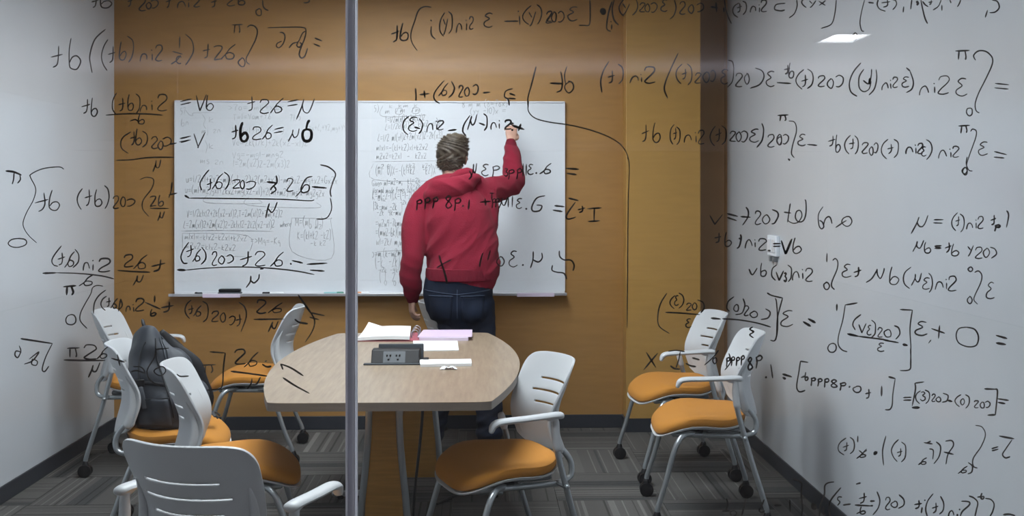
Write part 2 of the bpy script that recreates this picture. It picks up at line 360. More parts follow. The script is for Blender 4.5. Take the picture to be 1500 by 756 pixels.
# ------------------------------------------------------------------ handwriting (marker strokes as ribbons)
# glyphs drawn as they look on the glass from this side (mirrored hand); tenths of the letter height: width | strokes
GL = {
 'Z': '6|0,8 1,10 4,10 5,8 4,6 1,3 0,1 2,0 5,.5', 'z': '4|0,5 1,6.3 3,6.3 3.5,5 1,2 0,.8 1,0 3.6,.2',
 'O': '6|4,10 1,9 0,5 1,1 3.5,0 5.5,2 6,6 5,9 3,10', 'o': '4|2,5.5 .3,4 0,2 1.4,0 3,.3 3.8,2.6 3,5 1.6,5.6',
 'C': '4|0,5.5 2,6.4 3.6,4.6 3.4,1.8 1.6,0 .2,.3', 'c': '4|3.6,5.5 2,6.4 .2,4.6 .4,1.8 2,0 3.6,.5',
 'n': '4.5|0,0 .3,2.6 1.2,5.2 2.6,5.8 3.6,4.2 4,1.4', 'i': '1.5|.8,0 .7,5|.4,7.6 .6,8', 'u': '4.5|0,5.5 .4,1 2,0 3.6,2 3.9,5.6 3.9,0',
 't': '4.5|2.9,9.4 3,4 2.4,1 .8,0|0,4.6 4.4,5.8', '+': '5|2.4,8 2.6,1.4|0,4.6 5,5', '-': '5|0,4.2 4.6,4.6', '=': '6|0,6 5.6,6.4|0,3.4 5.4,3.6',
 '6': '4.5|1.2,11 .4,7 .2,2 1.2,0 3.2,0 4.4,2.4 3.4,4.6 1.6,4.2 .4,2.4', 'd': '4.5|4.4,10 4.2,5 4.3,0|4.3,4 2.6,5.4 .4,3.8 .4,1 2.4,0 4.2,1.8',
 'b': '5|5,10 3,7 1.6,3 0,0|1.6,3 2.2,0 4.2,.4 4.4,3 2.8,4.4 1.6,3', '9': '4.5|4.2,8 2.4,10 .4,8.6 .8,6.4 3,6 4.2,8 4,3 3,0',
 '(': '3|3,12 1,9 0,5 .6,1 2.4,-2', ')': '3|0,12 2.2,9.6 2.8,5 2,.6 .2,-2', '[': '3|3,11.6 .2,11.2 0,-1.6 2.8,-1.8', ']': '3|0,11.8 2.8,11.2 2.8,-1.4 .2,-1.8',
 'E': '4|3.8,9.4 2.2,10 .8,8.4 2.4,6 .2,4 .2,1.4 2,0 4,.8', 'e': '3.5|.3,3 3.2,3.4 2.4,5.6 .4,4.6 .2,1.4 1.6,0 3.2,.8',
 '3': '4|.4,9 2,10 3.6,8.6 1.8,5.8 3.8,4 3.4,1 1.6,0 0,1.4', '1': '1.5|.8,10 .6,0', 'l': '1.6|1,11 .4,1 1.2,0', ',': '2|1.2,2 .2,-2', '.': '2|.8,.4 1.2,.8 .9,1', "'": '2|1,12 .4,8.6',
 'N': '5.6|2.4,9.4 1.8,5 0,-2|2,6 2.4,2.4 3.6,1.2 4.6,3.4 5.6,9.4', 'm': '6|0,0 .6,5.6 .8,1 2.6,5.6 3,1 4.8,5.6 5.4,0', 'V': '5|0,9 1.8,0 2.2,0 4.8,9.6', 'v': '4|0,5.8 1.6,0 3.8,6',
 'P': '6|0,9 6,9.4|1.6,9 1.2,3|4,9 4.6,5 4.2,3', 'p': '4|0,-3 .6,2 .4,6|.4,5.4 2.6,6.6 3.8,4.8 2.6,3 .6,3', '8': '4|2,5.4 .4,7.4 1.8,9.4 3.4,8 2,5.4 .2,2.6 1.6,0 3.8,1.6 2,5.4',
 'g': '4|3.6,5.6 1.6,6 .2,4 1.6,2.4 3.6,4 3.6,-1 1.8,-3 .2,-1.8', '2': '5|0,9 2,10 4.4,9.6 4,7 .4,.6 2,.4 4.8,.8', '7': '4.5|.2,9.6 4.4,9.8 2.6,5 2,0', 'T': '5|0,9.8 5,9.6|2.6,9.6 2.2,0', 'I': '5|0,9.6 5,9.8|2.6,9.8 2.2,0|0,0 4.4,.2',
 'L': '4.5|3.6,10 1.2,4 .4,.6 4.4,.2', 'x': '4.5|0,6 4,0|4.4,6.4 .2,0', 'X': '6|1,10 5,0|6,9 0,-1', 'y': '4|0,6 1.6,2.4|3.8,6 1.4,-1 .2,-3', 'k': '4|.4,9 .2,0|3.4,6 .4,2.6 3.6,0', 'f': '4|3.8,9 2.4,10 1.4,7 1.4,0|0,5.4 3.4,5.6',
 'r': '3.5|.2,6 .4,0|.4,4 1.8,5.8 3.2,5.2', 's': '3.5|3.2,5.6 1,6 .4,4.4 3,2.4 2.4,.2 .2,.4', 'a': '4|3.6,5.4 1.4,6 .2,3 1.6,.2 3.4,2.4 3.6,5.4 3.8,0', 'h': '4|.4,10 .2,0 1,4 2.8,5.6 3.6,3.6 3.8,0',
 'w': '6|0,6 1.2,0 3,4.6 4.4,0 6,6', 'q': '4|3.6,5.6 1.4,6 .4,3.6 2,2.4 3.6,4 3.8,-3', 'K': '5|.4,10 .2,0|4.4,10 .4,5 4.8,0', 'G': '6|5,9 2,10 .2,6 1.4,1 4.4,.6 5,4 3,4', 'R': '5|.4,0 .4,10 4,9.4 3.6,5.8 .4,5 4.6,0',
 '0': '4.5|3.4,10 1,9 .2,5 1,1 3,0 4.4,4 4.2,8 2.6,10', 'S': '5|4.6,9 2,10 .6,8 2.6,5.6 4.4,3 2.6,0 .2,1', 'M': '7|0,0 .8,9.6 3.2,3 6,9.6 6.6,0', 'Y': '5|0,10 2.4,5|5,10 2,0', '4': '4.5|.8,9 .2,5 4,5.4|3.4,9 3,0', '5': '4|3.8,10 .8,9.8 .6,6 3,6 3.4,2 .4,0',
 'Q': '6|.2,8 3,10 5.4,7.6 4.6,1.6 2,.4 .4,2.6 1,7', '<': '5|4.6,8 .2,5 4.6,2', '>': '5|0,8 4.6,5 0,2', '/': '4|0,0 4,10', 'j': '3|1.6,6 1.6,-1 0,-3|1.6,8.6 1.8,9', '_': '4|', '~': '3|', '*': '3|1.4,4 1.8,4.8 1.2,5.2 .9,4.5', '|': '1.5|.7,12 .7,-2', '^': '2|0,9.6 1,11 2,9.6'}
def parse(k):
    w, *st = GL[k].split('|'); return float(w) / 10, [[tuple(float(q) / 10 for q in p.split(',')) for p in s.split()] for s in st if s]
GP = {k: parse(k) for k in GL}
def crs(P, k=5):
    if len(P) < 3: return [tuple(P[0][c] + (P[1][c] - P[0][c]) * t / 5 for c in (0, 1)) for t in range(6)]
    o = []; n = len(P)
    for i in range(n - 1):
        p0 = P[max(0, i - 1)]; p1 = P[i]; p2 = P[i + 1]; p3 = P[min(n - 1, i + 2)]
        for j in range(k):
            t = j / k
            o.append(tuple(.5 * (2 * p1[c] + (p2[c] - p0[c]) * t + (2 * p0[c] - 5 * p1[c] + 4 * p2[c] - p3[c]) * t * t + (3 * p1[c] - p0[c] - 3 * p2[c] + p3[c]) * t ** 3) for c in (0, 1)))
    return o + [P[-1]]
def ribbon(mb, P, w, rng, plane, th):
    # P in picture-frame pixels of the flat surface, plane(x, y) -> point on that surface
    Q = [plane(*p) for p in P]
    n = len(Q); L = []; R = []
    ph = rng.uniform(0, 6)
    for i in range(n):
        a = Q[max(0, i - 1)]; b = Q[min(n - 1, i + 1)]
        d = Vector((b.x - a.x, 0, b.z - a.z))
        if d.length < 1e-7: d = Vector((1, 0, 0))
        d.normalize(); nn = Vector((-d.z, 0, d.x))
        t = i / (n - 1); ww = w * (1 + .14 * math.sin(ph + 5 * t)) * (.8 + .2 * min(1, 6 * t, 6 * (1 - t)))
        e = d * (ww * .5 * (-1 if i == 0 else 1 if i == n - 1 else 0))
        L.append(Q[i] + nn * ww * (.5 if e.length > 0 else 1) + e); R.append(Q[i] - nn * ww * (.5 if e.length > 0 else 1) + e)
    v = [p for l, r in zip(L, R) for p in (l, r)]
    mb.add(v, [(2 * i, 2 * i + 1, 2 * i + 3, 2 * i + 2) for i in range(n - 1)])
def write(block, plane, w, mt, parent, th=0, name='handwriting', seed=3):
    rng = random.Random(seed); mb = MB()
    ox, oy, sc = 0, 0, 1
    for ln in block.strip().splitlines():
        t = ln.split()
        if not t: continue
        if t[0] == '@': ox, oy, sc = map(float, t[1:4]); continue
        if t[0] == 'L':
            v = list(map(float, t[2:])); P = [(ox + v[i] / sc, oy + v[i + 1] / sc) for i in range(0, len(v), 2)]
            ribbon(mb, crs(P), w * float(t[1]), rng, plane, th); continue
        txt = t[1]; x0, x1, b0, b1, h = map(float, t[2:7]); wm = float(t[7]) if len(t) > 7 else 1
        gap = .16
        tot = sum(GP[c][0] for c in txt) + gap * (len(txt) - 1)
        kx = (x1 - x0) / max(tot, .05); x = 0
        for c in txt:
            gw, st = GP[c]; dy = rng.uniform(-.05, .05); hs = rng.uniform(.92, 1.06)
            for s_ in st:
                P = []
                for (gx, gy) in s_:
                    X = x0 + (x + gx + rng.uniform(-.022, .022)) * kx
                    Y = b0 + (b1 - b0) * ((X - x0) / max(1e-6, x1 - x0)) - (gy * hs + dy + rng.uniform(-.02, .02)) * h
                    P.append((ox + X / sc, oy + Y / sc))
                ribbon(mb, crs(P), w * wm, rng, plane, th)
            x += gw + gap
    o = mb.build(name, mt, parent, smooth=False, fix=False)
    return o
gplane = lambda x, y: on_y(x, y, GY + .0058)
GLASS = {
'top left line': '''@ 0 0 6
T t 806 862 66 66 110
T 6 880 985 72 72 120
T t 1120 1165 62 60 90
T Z 1225 1290 95 95 115
T o 1285 1330 76 72 100
T C 1330 1395 70 66 120
T t 1460 1500 72 72 110
@ 250 0 6
T n 60 135 66 66 90
T i 150 170 60 60 80
T Z 205 265 66 60 90
T t 355 405 60 60 90
T Z 497 580 55 50 100
T 6 590 655 40 40 80
T o 750 802 134 134 118
L 1 808 0 812 50 830 78 858 92
T C 1165 1225 22 22 60''',
'second left line': '''@ 0 0 3.024
T t 225 278 298 298 100
T 6 303 356 300 298 118
L 1 467 130 420 175 398 245 402 290 408 322
T ( 450 478 292 290 95
T t 480 512 275 275 75
T 6 528 560 268 262 78
T ) 566 594 262 262 80
T n 620 655 270 268 60
T i 668 680 266 266 55
T Z 690 724 270 270 72
T 1 790 800 214 214 48
L 1 765 228 808 240
L 1 758 284 782 268 800 245
T c 780 805 284 284 50
L 1 822 152 850 180 857 225 838 265 822 288
T t 900 932 258 258 65
T 2 948 988 264 264 64
T b 980 1042 260 260 62
@ 250 0 6
T P 540 632 320 320 120
L 1 675 238 700 222 740 232 762 275 745 350 690 460 665 510 668 545 694 566
T o 597 658 588 585 130
L 1 960 284 990 290 1005 325 990 380 955 418 930 408 938 380 975 362
L 1 1040 420 1075 382 1120 368 1140 330 1160 290 1185 275
L 1 1120 372 1108 400 1130 416 1150 390 1135 372
L 1.1 855 244 1000 240 1150 240 1188 262 1180 330 1145 420 1130 480 1150 510 1180 490 1203 425
L 1.2 1268 335 1330 360
L 1.2 1258 386 1312 408''',
'third left line': '''@ 0 0 3.024
T t 363 400 500 498 62
T 6 402 432 512 510 76
T (t6) 497 622 494 488 62
T n 622 655 494 492 50
T i 668 680 490 490 50
T Z 700 748 490 488 72
L 1.1 470 510 560 504 650 505 720 510
T 6 612 640 548 546 38
L 1 576 536 600 530 616 542
T = 800 850 484 474 62
T V 868 916 484 482 66
T 6 912 945 488 486 66
@ 240 140 4.725
T t 575 632 110 105 108
T Z 668 735 128 126 96
T b 735 825 125 118 105
T = 855 935 104 92 100
T N 915 1038 140 138 130''',
'fourth left line': '''@ 0 0 3.024
T ( 533 578 664 664 66
T t 578 602 640 640 60
T 6 600 628 640 640 60
T ) 630 655 640 640 55
T Z 672 702 656 656 52
T o 700 724 660 658 66
T C 722 760 648 644 58
L 1.1 748 640 782 634
T = 796 850 650 640 62
L 1.1 515 710 580 708 660 698 770 697
@ 0 230 3.024
T N 678 712 56 50 40
@ 240 140 4.725
T = 118 190 352 334 90
T V 205 288 356 352 96
T t 468 512 305 305 105 1.2
T 6 528 580 316 312 122 2.4
T Z 615 685 304 302 95
T b 680 752 300 292 88
T = 765 832 292 280 95
T N 862 938 308 296 70
T O 960 1024 322 318 88 2.2
L 2 985 232 995 190 1008 172''',
'left integral': '''@ 0 230 3.024
L 1.5 26 62 60 66 94 80
L 1 62 70 60 100 54 120
L 1 88 80 90 100 78 116
L .8 282 54 260 44 190 52 138 76 136 92 158 140 148 190 116 250 102 300 124 344 162 380
T O 38 116 404 400 42
T t 158 216 238 236 86
T 6 218 266 238 236 82
T (t6) 342 484 220 212 70
T Z 502 530 232 230 55
T o 534 556 222 220 80
T C 560 600 222 216 52
L .8 620 100 650 90 680 100 672 140 635 190 632 230 660 264
T 26 665 725 218 214 46
L 1 665 228 748 228
T N 698 728 276 274 34
L 1.2 748 168 784 160
L 1.1 762 112 758 150 748 180''',
'bracket expression': '''@ 240 140 4.725
L 1.1 312 515 275 560 250 610 262 655
T t 298 335 655 652 85
T b 335 408 650 645 100
L 1.1 418 530 450 560 448 610 425 650
T 2 475 530 640 640 58
T o 528 560 645 642 98
T C 568 640 652 642 88
L 1.6 715 598 785 606
L 1.3 778 555 782 600 745 640 740 655
L 1.3 765 630 775 655 740 680
T Z 852 902 668 662 85
L 1.1 1026 560 985 575 950 640 960 672 1000 660 1005 625 975 620 945 665 912 700
L 1.6 1028 632 1124 640
L 1.2 1084 480 1140 495 1188 540 1170 600 1152 660 1158 700
L 1.6 146 692 175 710
L 1 175 710 400 712 800 718 1000 728 1040 722
@ 240 290 4.725
L 1.2 730 38 715 90 706 138
L 1.2 724 75 745 100 765 80 784 30
L 1 1152 0 1162 70 1140 125 1110 145 1060 146''',
'second sum line': '''@ 240 290 4.725
L 1.2 172 308 135 360 118 410 135 450 162 452
T t 155 205 412 405 78
T b 200 255 445 438 84
L 1.1 262 342 288 380 288 425 258 460
T Z 335 372 468 465 88
T o 378 420 462 458 100
T C 435 485 456 450 88
T t 532 608 470 460 100 1.2
T Z 632 715 475 470 100
T b 735 830 480 470 90
L 1.4 888 434 960 450
L 1.3 875 452 882 460
L 1.4 992 459 1130 452
L 1.4 1014 500 1110 506
L 1.8 94 498 150 500
L 1 150 500 300 486 500 478 700 484 900 504 1040 530
L 1.2 602 540 598 580 570 620
L 1.2 602 572 625 588 655 560 660 528
L 1 665 492 690 490
@ 250 400 4.2
L 1.5 785 135 830 200 862 245
L 1 862 245 885 290 875 350 828 425
L 1.6 765 285 790 303 842 312''',
'left fraction line': '''@ 60 360 4.528
L 1 135 2 90 60 72 100 85 128 112 136
T t 112 158 130 125 85
T b 158 222 140 130 92
L 1 226 24 250 60 246 110 212 145
T n 280 325 160 160 92
T i 335 358 162 160 88
T Z 385 476 180 174 92 1.3
L 1.5 14 183 100 180
L 1 100 180 250 184 400 200 482 220
T Z 552 620 145 140 82 1.2
T b 615 702 148 145 84
L 1.2 508 164 620 172 722 176
T t 735 822 175 165 82 1.3
T b 255 345 270 262 66
T N 612 680 255 245 56 1.1
T P 152 230 352 352 95 1.6
T O 165 232 528 526 70
L .9 410 268 370 264 342 280 330 320 290 390 262 450 262 500 305 548
L 1 430 294 385 330 355 380 348 450''',
'left lower line': '''@ 0 400 4.2
T ( 622 655 218 218 60
T t 655 680 205 205 60
T b 680 722 214 214 55
L 1.1 742 160 728 235
L 1.1 742 160 752 200 728 228
T n 775 805 238 236 62
T i 815 832 236 236 60
T Z 835 895 238 230 72 1.2
T 1 945 960 180 178 38 1.3
L 1.3 892 180 985 222
T 6 925 960 268 262 38 1.2
T t 995 1065 245 240 68 1.3
@ 250 400 4.2
T ( 88 125 262 262 80
T t 108 142 250 250 60
T b 140 188 265 262 64
T ) 198 232 280 280 90
T Z 255 300 305 300 64
T o 305 340 305 300 95
T C 360 398 318 310 80
T t 400 438 330 330 80
L 1 420 180 455 210 465 270 432 362
T Z 532 595 250 250 78 1.3
T b 600 690 245 240 60
L 1.3 512 286 695 283
T N 600 660 352 345 52 1.2
L 1.3 860 244 945 262
L 1.2 855 272 912 287''',
'left bottom line': '''@ 0 400 4.2
L 1.3 128 404 180 412 322 434
L 1 322 434 280 520 260 590 275 606 300 574
L 1 118 448 128 480 110 520 92 505 100 480 130 488
L 1 150 560 200 540 240 485 180 530
L 1 200 528 195 560 222 568 230 545 210 532
T P 412 490 545 545 85 1.2
T Z 520 610 525 530 86 1.2
T b 595 662 530 520 70
L 1.4 394 535 500 538 645 538
T N 545 615 630 600 52 1.2
L 1.4 686 525 765 548
L 1.3 722 502 738 570
L 1.1 958 470 1040 462
L 1.1 958 470 950 520 905 600 925 660 990 700
L 1.1 808 608 840 600 890 615 870 580 820 576
T o 950 1022 630 625 100
@ 250 400 4.2
L 1.1 38 622 60 636 110 634
L 1.2 242 485 336 492
L 1.2 336 492 325 580 318 690 290 715 225 720
T P 192 275 640 640 80
T Z 396 470 560 556 85 1.3
T b 455 540 578 565 76
L 1.5 565 562 590 577 618 574
L 1.1 580 545 590 540
L 1.5 372 605 480 618 590 634
L 1.2 500 650 495 680 472 712
L 1.2 500 685 530 682 552 640
L 1.5 678 560 690 592
L 1.3 678 560 740 584 815 632
L 1.4 692 645 760 690 852 740''',
'top middle line': '''@ 560 0 4.528
T t 62 118 274 268 110 1.3
T 6 118 176 266 258 110 1.2
L 1 325 48 280 44 240 70 215 140 190 220 196 280 232 336
L 1.1 325 175 325 230 352 260
L 1.1 322 132 326 140
T ( 380 412 225 220 115
T y 405 438 200 195 118
T ) 438 468 205 200 110
T n 490 530 212 205 90
T i 550 568 198 195 80
T Z 578 608 192 190 88
T E 675 732 184 178 96
L 1.4 812 142 900 140
T i 895 925 162 155 110
T ( 935 985 150 145 95
T y 975 1020 145 140 105
T ) 1025 1058 145 142 95
T z 1088 1130 150 146 115
@ 800 0 4.528
T z 4 40 140 138 110
T o 36 70 142 138 110
T C 78 122 144 136 108
T E 145 210 146 140 95
L 1.1 290 0 292 60 288 160 250 168 218 168''',
'top right line': '''@ 800 0 4.528
L 4.5 372 60 378 80 376 92
L 1.2 438 10 415 80 402 160 405 195 428 208
T i 425 445 192 190 60 1.1
L 1.2 452 0 438 60 450 130 480 165
T ( 485 520 95 95 80
T y 510 555 75 75 80
T ) 572 608 80 78 80
T z 622 658 78 78 92
T o 655 688 75 75 100
T C 695 738 84 80 95
T E 762 805 76 72 75
L 1 850 0 862 50 848 100 822 126
T Z 888 930 92 90 82
T o 945 980 84 82 100
T C 1000 1046 80 74 92
@ 1040 0 4.528
L 1.6 8 45 50 52
L 1.4 40 18 44 78
L 1.1 92 50 92 80
L 1.1 96 0 105 60 120 110 142 156
T ( 150 190 100 100 70
T t 178 210 85 80 66
T ) 218 245 85 80 66
T n 268 308 82 80 70
T i 322 335 80 80 66
T Z 340 382 82 80 75
L 1.1 498 22 440 30 430 62 470 72 495 66
L 1 575 0 578 40 560 90 526 118
T (yx 610 770 38 34 50
L 1 838 0 828 90 805 160 738 188
L .9 1025 0 1005 80 995 150 1005 200 1020 208
L 1.3 1052 16 1085 20
T o 942 980 262 258 85
@ 1250 0 4.528
L 1.1 165 0 158 30 175 60 212 74
T t 190 245 50 48 66
T ) 258 288 55 50 50
T 1 325 340 80 80 38
L 1.2 388 0 380 60
L 2 420 10 430 22 422 32
L 1.2 448 0 460 60 475 120 492 156
L 1.1 460 10 475 30 496 44
T t 500 525 30 30 30
L 1 582 0 565 40 530 66
T 1 582 592 68 68 38
L 1 640 0 648 20
L 1 712 0 700 30 690 44
L 1.1 920 0 955 10 968 50 940 80 905 84
L 1.1 890 68 875 115''',
'integral line one': '''@ 800 0 4.528
L 1.5 26 552 110 555
L 1.2 96 474 108 540 100 595 70 612
L .9 138 440 122 500 130 560
T o 125 186 608 606 130 1.1
L 1.2 416 408 380 470 362 540 370 612
T t 410 455 552 548 80 1.2
T ) 480 515 535 532 90 1.1
T n 558 620 550 548 72 1.1
T i 622 640 545 545 70
T Z 655 735 552 548 112 1.2
L 1.2 876 352 830 450 790 550 785 600 806 650
T ( 862 900 535 535 90
T t 900 935 525 520 70
T ) 938 970 540 540 95
T z 988 1030 552 550 105
T o 1042 1085 545 540 120
T C 1090 1125 542 538 125
@ 1040 0 4.528
T E 72 120 556 552 90
L 1 122 400 150 412 158 470 148 540 115 578
T Z 172 222 576 576 92
T o 230 262 560 558 120
L 1.1 302 452 345 470 358 510 330 560 268 585
T E 375 425 576 574 102
L 1.2 445 548 535 554
T t 492 530 488 485 60 1.2
T 6 522 558 522 520 95
T ( 570 620 570 570 100
T t 605 650 580 575 80
T ) 645 685 570 568 98 1.1
T Z 718 770 580 576 75
T o 780 822 590 585 110
T C 832 888 578 572 110
L 1.2 1000 418 950 480 925 550 935 610 974 638
L 1 1020 460 990 510 990 580 1020 608 1055 590 1070 540
L 1.4 1018 535 1050 556 1060 520
L 1.1 1072 460 1070 500 1058 560
L 1 1102 462 1106 520 1090 590 1055 630
@ 1250 0 4.528
T n 190 235 598 596 80
T i 240 258 592 592 66
T Z 262 300 585 582 70
T E 322 368 585 580 70
L 1.3 352 450 375 470
L 1.1 375 470 398 540 388 590 352 614
T n 440 505 628 622 100
T i 528 548 618 618 80
T Z 565 648 630 625 115
T E 682 752 644 635 112
T P 680 772 425 425 100 1.3
L 1.1 810 398 798 368 830 338 880 342 920 380 920 430 880 520 830 620 808 690 815 735 835 748
T = 940 1040 625 640 120 1.1
T O 752 790 768 768 52''',
'integral line two': '''@ 900 150 4.528
T t 180 228 264 260 112
T 6 255 305 264 260 110
T ( 368 395 262 262 90
T t 390 415 250 250 85
T ) 412 438 262 262 90
T n 462 515 270 265 80
T i 532 550 262 262 80
T Z 558 602 275 270 92
T ( 636 672 270 268 95
T t 672 710 265 260 95
T ) 712 745 260 258 95
T z 768 808 262 262 110
T o 808 842 262 262 110
T C 840 885 258 256 110
T E 895 960 265 258 84
L 1.2 978 140 990 180 980 250 945 298
T Z 1018 1068 295 292 80
T o 1078 1112 278 275 100
@ 1125 0 3.024
T o 40 62 642 640 80
T C 66 92 640 636 70
T P 44 88 548 548 42 1.2
L .9 92 536 118 542 126 580 110 640 104 680 116 698
L 1.4 90 704 96 710
T E 132 168 648 644 52
L 1.2 175 640 216 644
T t 266 298 650 648 50
T 6 298 320 675 672 65
T ( 338 365 668 668 58
T t 360 385 660 660 50
T ) 385 402 670 670 60
T z 418 445 682 680 70
T o 448 468 685 682 66
T C 470 488 680 676 66
T ( 504 530 690 690 58
T t 530 555 682 680 48
T ) 558 580 685 682 60
T n 610 645 680 680 48 1.2
T i 650 660 678 678 48 1.2
T Z 664 690 680 678 48 1.2
T E 680 700 692 690 40
T ) 700 728 692 690 66
T n 755 795 700 700 62
T i 802 815 696 696 50
T Z 818 850 698 696 50
T P 845 892 605 602 55 1.2
L .9 898 582 906 572 922 580 920 610 895 680 880 730 884 752
T o 862 884 772 772 64
T E 932 972 688 684 60
L 1.2 1004 672 1056 685
L 1.2 1002 696 1045 700
@ 1125 230 3.024
T o 860 884 72 70 50
L .9 882 0 878 30 890 58 905 62''',
'sum over person': '''@ 560 0 4.528
L 1.4 220 588 224 640 222 665
T + 250 312 662 658 66 1.3
L 1.1 412 534 370 580 342 630 350 665 380 686
T b 375 435 640 628 75
L 1.2 458 540 478 580 468 620 440 648
T Z 508 540 645 640 78 1.1
T o 545 580 635 630 100 1.1
T C 600 640 632 628 105 1.2
L 1.3 668 616 715 612
L 1.2 864 588 820 604 810 640 835 660 842 698
L 1.5 845 620 880 632
L 1.3 835 652 885 655
L 1.2 1020 442 990 560 966 650 968 710
@ 750 0 3.024
L .9 74 450 72 490 100 522 160 540 260 555 360 580 440 612 490 650 515 700 520 756
@ 750 230 3.024
L .8 510 2 520 40 515 200 512 500 510 756''',
'sin difference line': '''@ 560 160 4.2
T ( 125 165 145 145 86 1.1
T E 160 215 138 132 82
L 1.4 198 110 232 120
L 1.2 228 58 248 90 240 130 225 150
T n 272 318 142 138 85
T i 325 345 128 126 70
T Z 342 382 128 124 58 1.1
L 1.4 405 132 455 126
L 1.2 540 38 505 90 495 135 515 162
T N 525 580 112 100 70 1.2
L 1.4 596 85 630 98
T ) 625 648 118 112 75 1.2
T n 668 705 125 125 70
T i 715 728 118 118 60
T Z 755 800 125 122 60 1.4
L 2 798 126 802 130
L 1.8 800 100 872 124
L 1.6 852 92 838 132
@ 510 140 4.725''',
'numbers line': '''@ 580 230 3.978
L 1.2 428 80 440 110 425 130
T N 440 470 104 98 60
T E 500 540 108 106 64
T p 560 605 100 98 70
T 3 632 652 112 112 50
T p 655 690 110 108 60
T 5 670 670 0 0 1
T p 705 735 110 108 60
T 11 735 765 108 108 70
T E 768 800 106 104 62
L 1.6 816 92 820 96
T b 840 905 100 95 60 1.1
L 1.5 990 66 1064 72
L 1.4 996 96 1050 102'''.replace('T 5 670 670 0 0 1\n', ''),
'numbers second line': '''@ 580 230 3.978
T ppp 120 248 288 278 66 1.2
T 8p 288 380 300 290 72 1.2
L 1.6 388 284 394 288
L 1.4 428 250 422 306
T + 490 550 290 288 60 1.3
T T 548 570 250 250 40
T N 600 650 290 282 50
T p 580 602 280 278 55
T p 560 582 280 278 55
T 11 650 685 295 292 66
T E 700 735 305 300 60
L 1.6 756 300 762 304
L 1.2 868 226 820 240 792 290 800 316 838 312 850 285 820 280
L 1.5 926 284 980 290
L 1.4 916 310 968 318
L 1.5 1008 240 1062 254
L 1.2 1045 264 1005 320 992 350 1010 362 1048 350
T t 1060 1100 325 320 38 1.2
T I 1118 1195 372 368 80 1.2''',
'numbers third line': '''@ 580 230 3.978
L 1.6 252 574 262 610 285 680 298 740
L 1.2 240 645 280 620 320 600
L 1.3 506 560 492 610 488 640
L 1.2 550 545 535 600
T o 590 632 636 632 98
T E 660 706 640 634 90
L 1.6 738 628 742 632
L 1.2 800 552 798 600 784 646
L 1.2 800 600 830 612 852 590 850 560
L 1.3 952 548 955 580 980 600 1020 602 1038 630 1032 662
L 1.2 912 632 910 660 940 672 978 678 995 710''',
'let line': '''@ 1030 290 4.528
T V 48 128 170 168 62 1.1
L 1.4 160 104 228 122
L 1.3 162 130 220 150
L 1.2 285 62 300 90 295 130 262 180
L 1.3 250 124 312 128
T Z 345 388 180 178 88
T o 395 442 168 165 110
L 1.2 458 78 490 92 498 120 475 165 455 172
L 1.3 538 95 580 100
L 1.1 578 38 570 90 560 160
L 1 560 150 595 168 630 160 655 120 645 85 620 90 612 130 632 158 665 150 682 100 682 30 676 12
L 1 795 58 765 110 768 180 785 205 800 190 790 160 772 150
T n 800 860 190 185 100
T o 920 990 188 185 112
L 1 880 196 925 165 950 150
T t 78 118 300 298 70 1.2
T 6 140 188 326 322 86
L 1.4 248 244 252 270 240 320 225 334
L 1.4 238 268 256 274
T n 278 330 334 330 100
T i 340 352 325 325 60
T Z 370 428 352 350 75 1.1
L 1.3 430 348 446 350
T = 466 518 340 342 60 1.3
T V 520 588 362 358 84 1.8
T 6 596 650 364 360 92 1.1
@ 1125 230 3.024
T N 636 708 325 308 54 1.1
T = 735 778 312 314 55 1.1
T ( 812 838 318 318 55
T t 832 850 305 305 45
T ) 852 870 322 322 60
T n 880 910 318 318 50
T i 918 928 315 315 50
T Z 930 958 320 318 55
T t 988 1010 300 298 44 1.3
T p 1005 1030 318 318 30 1.6
L 1.2 1058 238 1066 260 1056 312
T N 640 688 412 406 36 1.1
T 6 692 722 425 422 46
T = 738 768 418 418 40 1.6
T t 785 812 425 420 46 1.2
T 6 812 845 438 436 46
T y 885 912 425 420 46
T Z 920 955 450 448 46
T o 955 982 445 442 72
L 1.1 985 400 1005 408 1012 430 990 448''',
'epsilon integral line': '''@ 1050 370 4.528
T v 215 272 145 140 70 1.2
T 6 288 330 160 156 78
T ( 362 395 168 168 75
T V 395 442 178 175 60 1.3
T 3 446 462 190 190 60 1.4
T ) 472 498 180 180 80
T n 502 550 182 180 95
T i 565 578 170 170 80
T Z 590 642 192 190 90
T 1 725 738 60 60 58
L 1.1 770 52 785 40 802 60 798 110 765 190 762 225 780 245
T o 710 748 244 242 85 1.2
T E 832 890 168 164 92
T t 910 955 162 156 66 1.3
@ 1250 370 4.528
L 1.1 85 198 120 175 150 130 158 110
L 1.1 158 110 160 145 180 172 200 130 205 105
T 6 240 300 212 206 105
T ( 330 382 215 215 105
T N 385 452 208 200 66 1.1
T E 460 505 250 246 75
T ) 500 525 245 245 90
T n 545 600 246 243 95
T i 610 625 240 240 80
T Z 632 692 258 254 92 1.1
T o 762 792 128 126 55 1.2
L 1 805 132 830 122 852 150 845 200 808 280 800 315 824 342
T o 758 790 342 340 82
T E 882 935 312 308 105''',
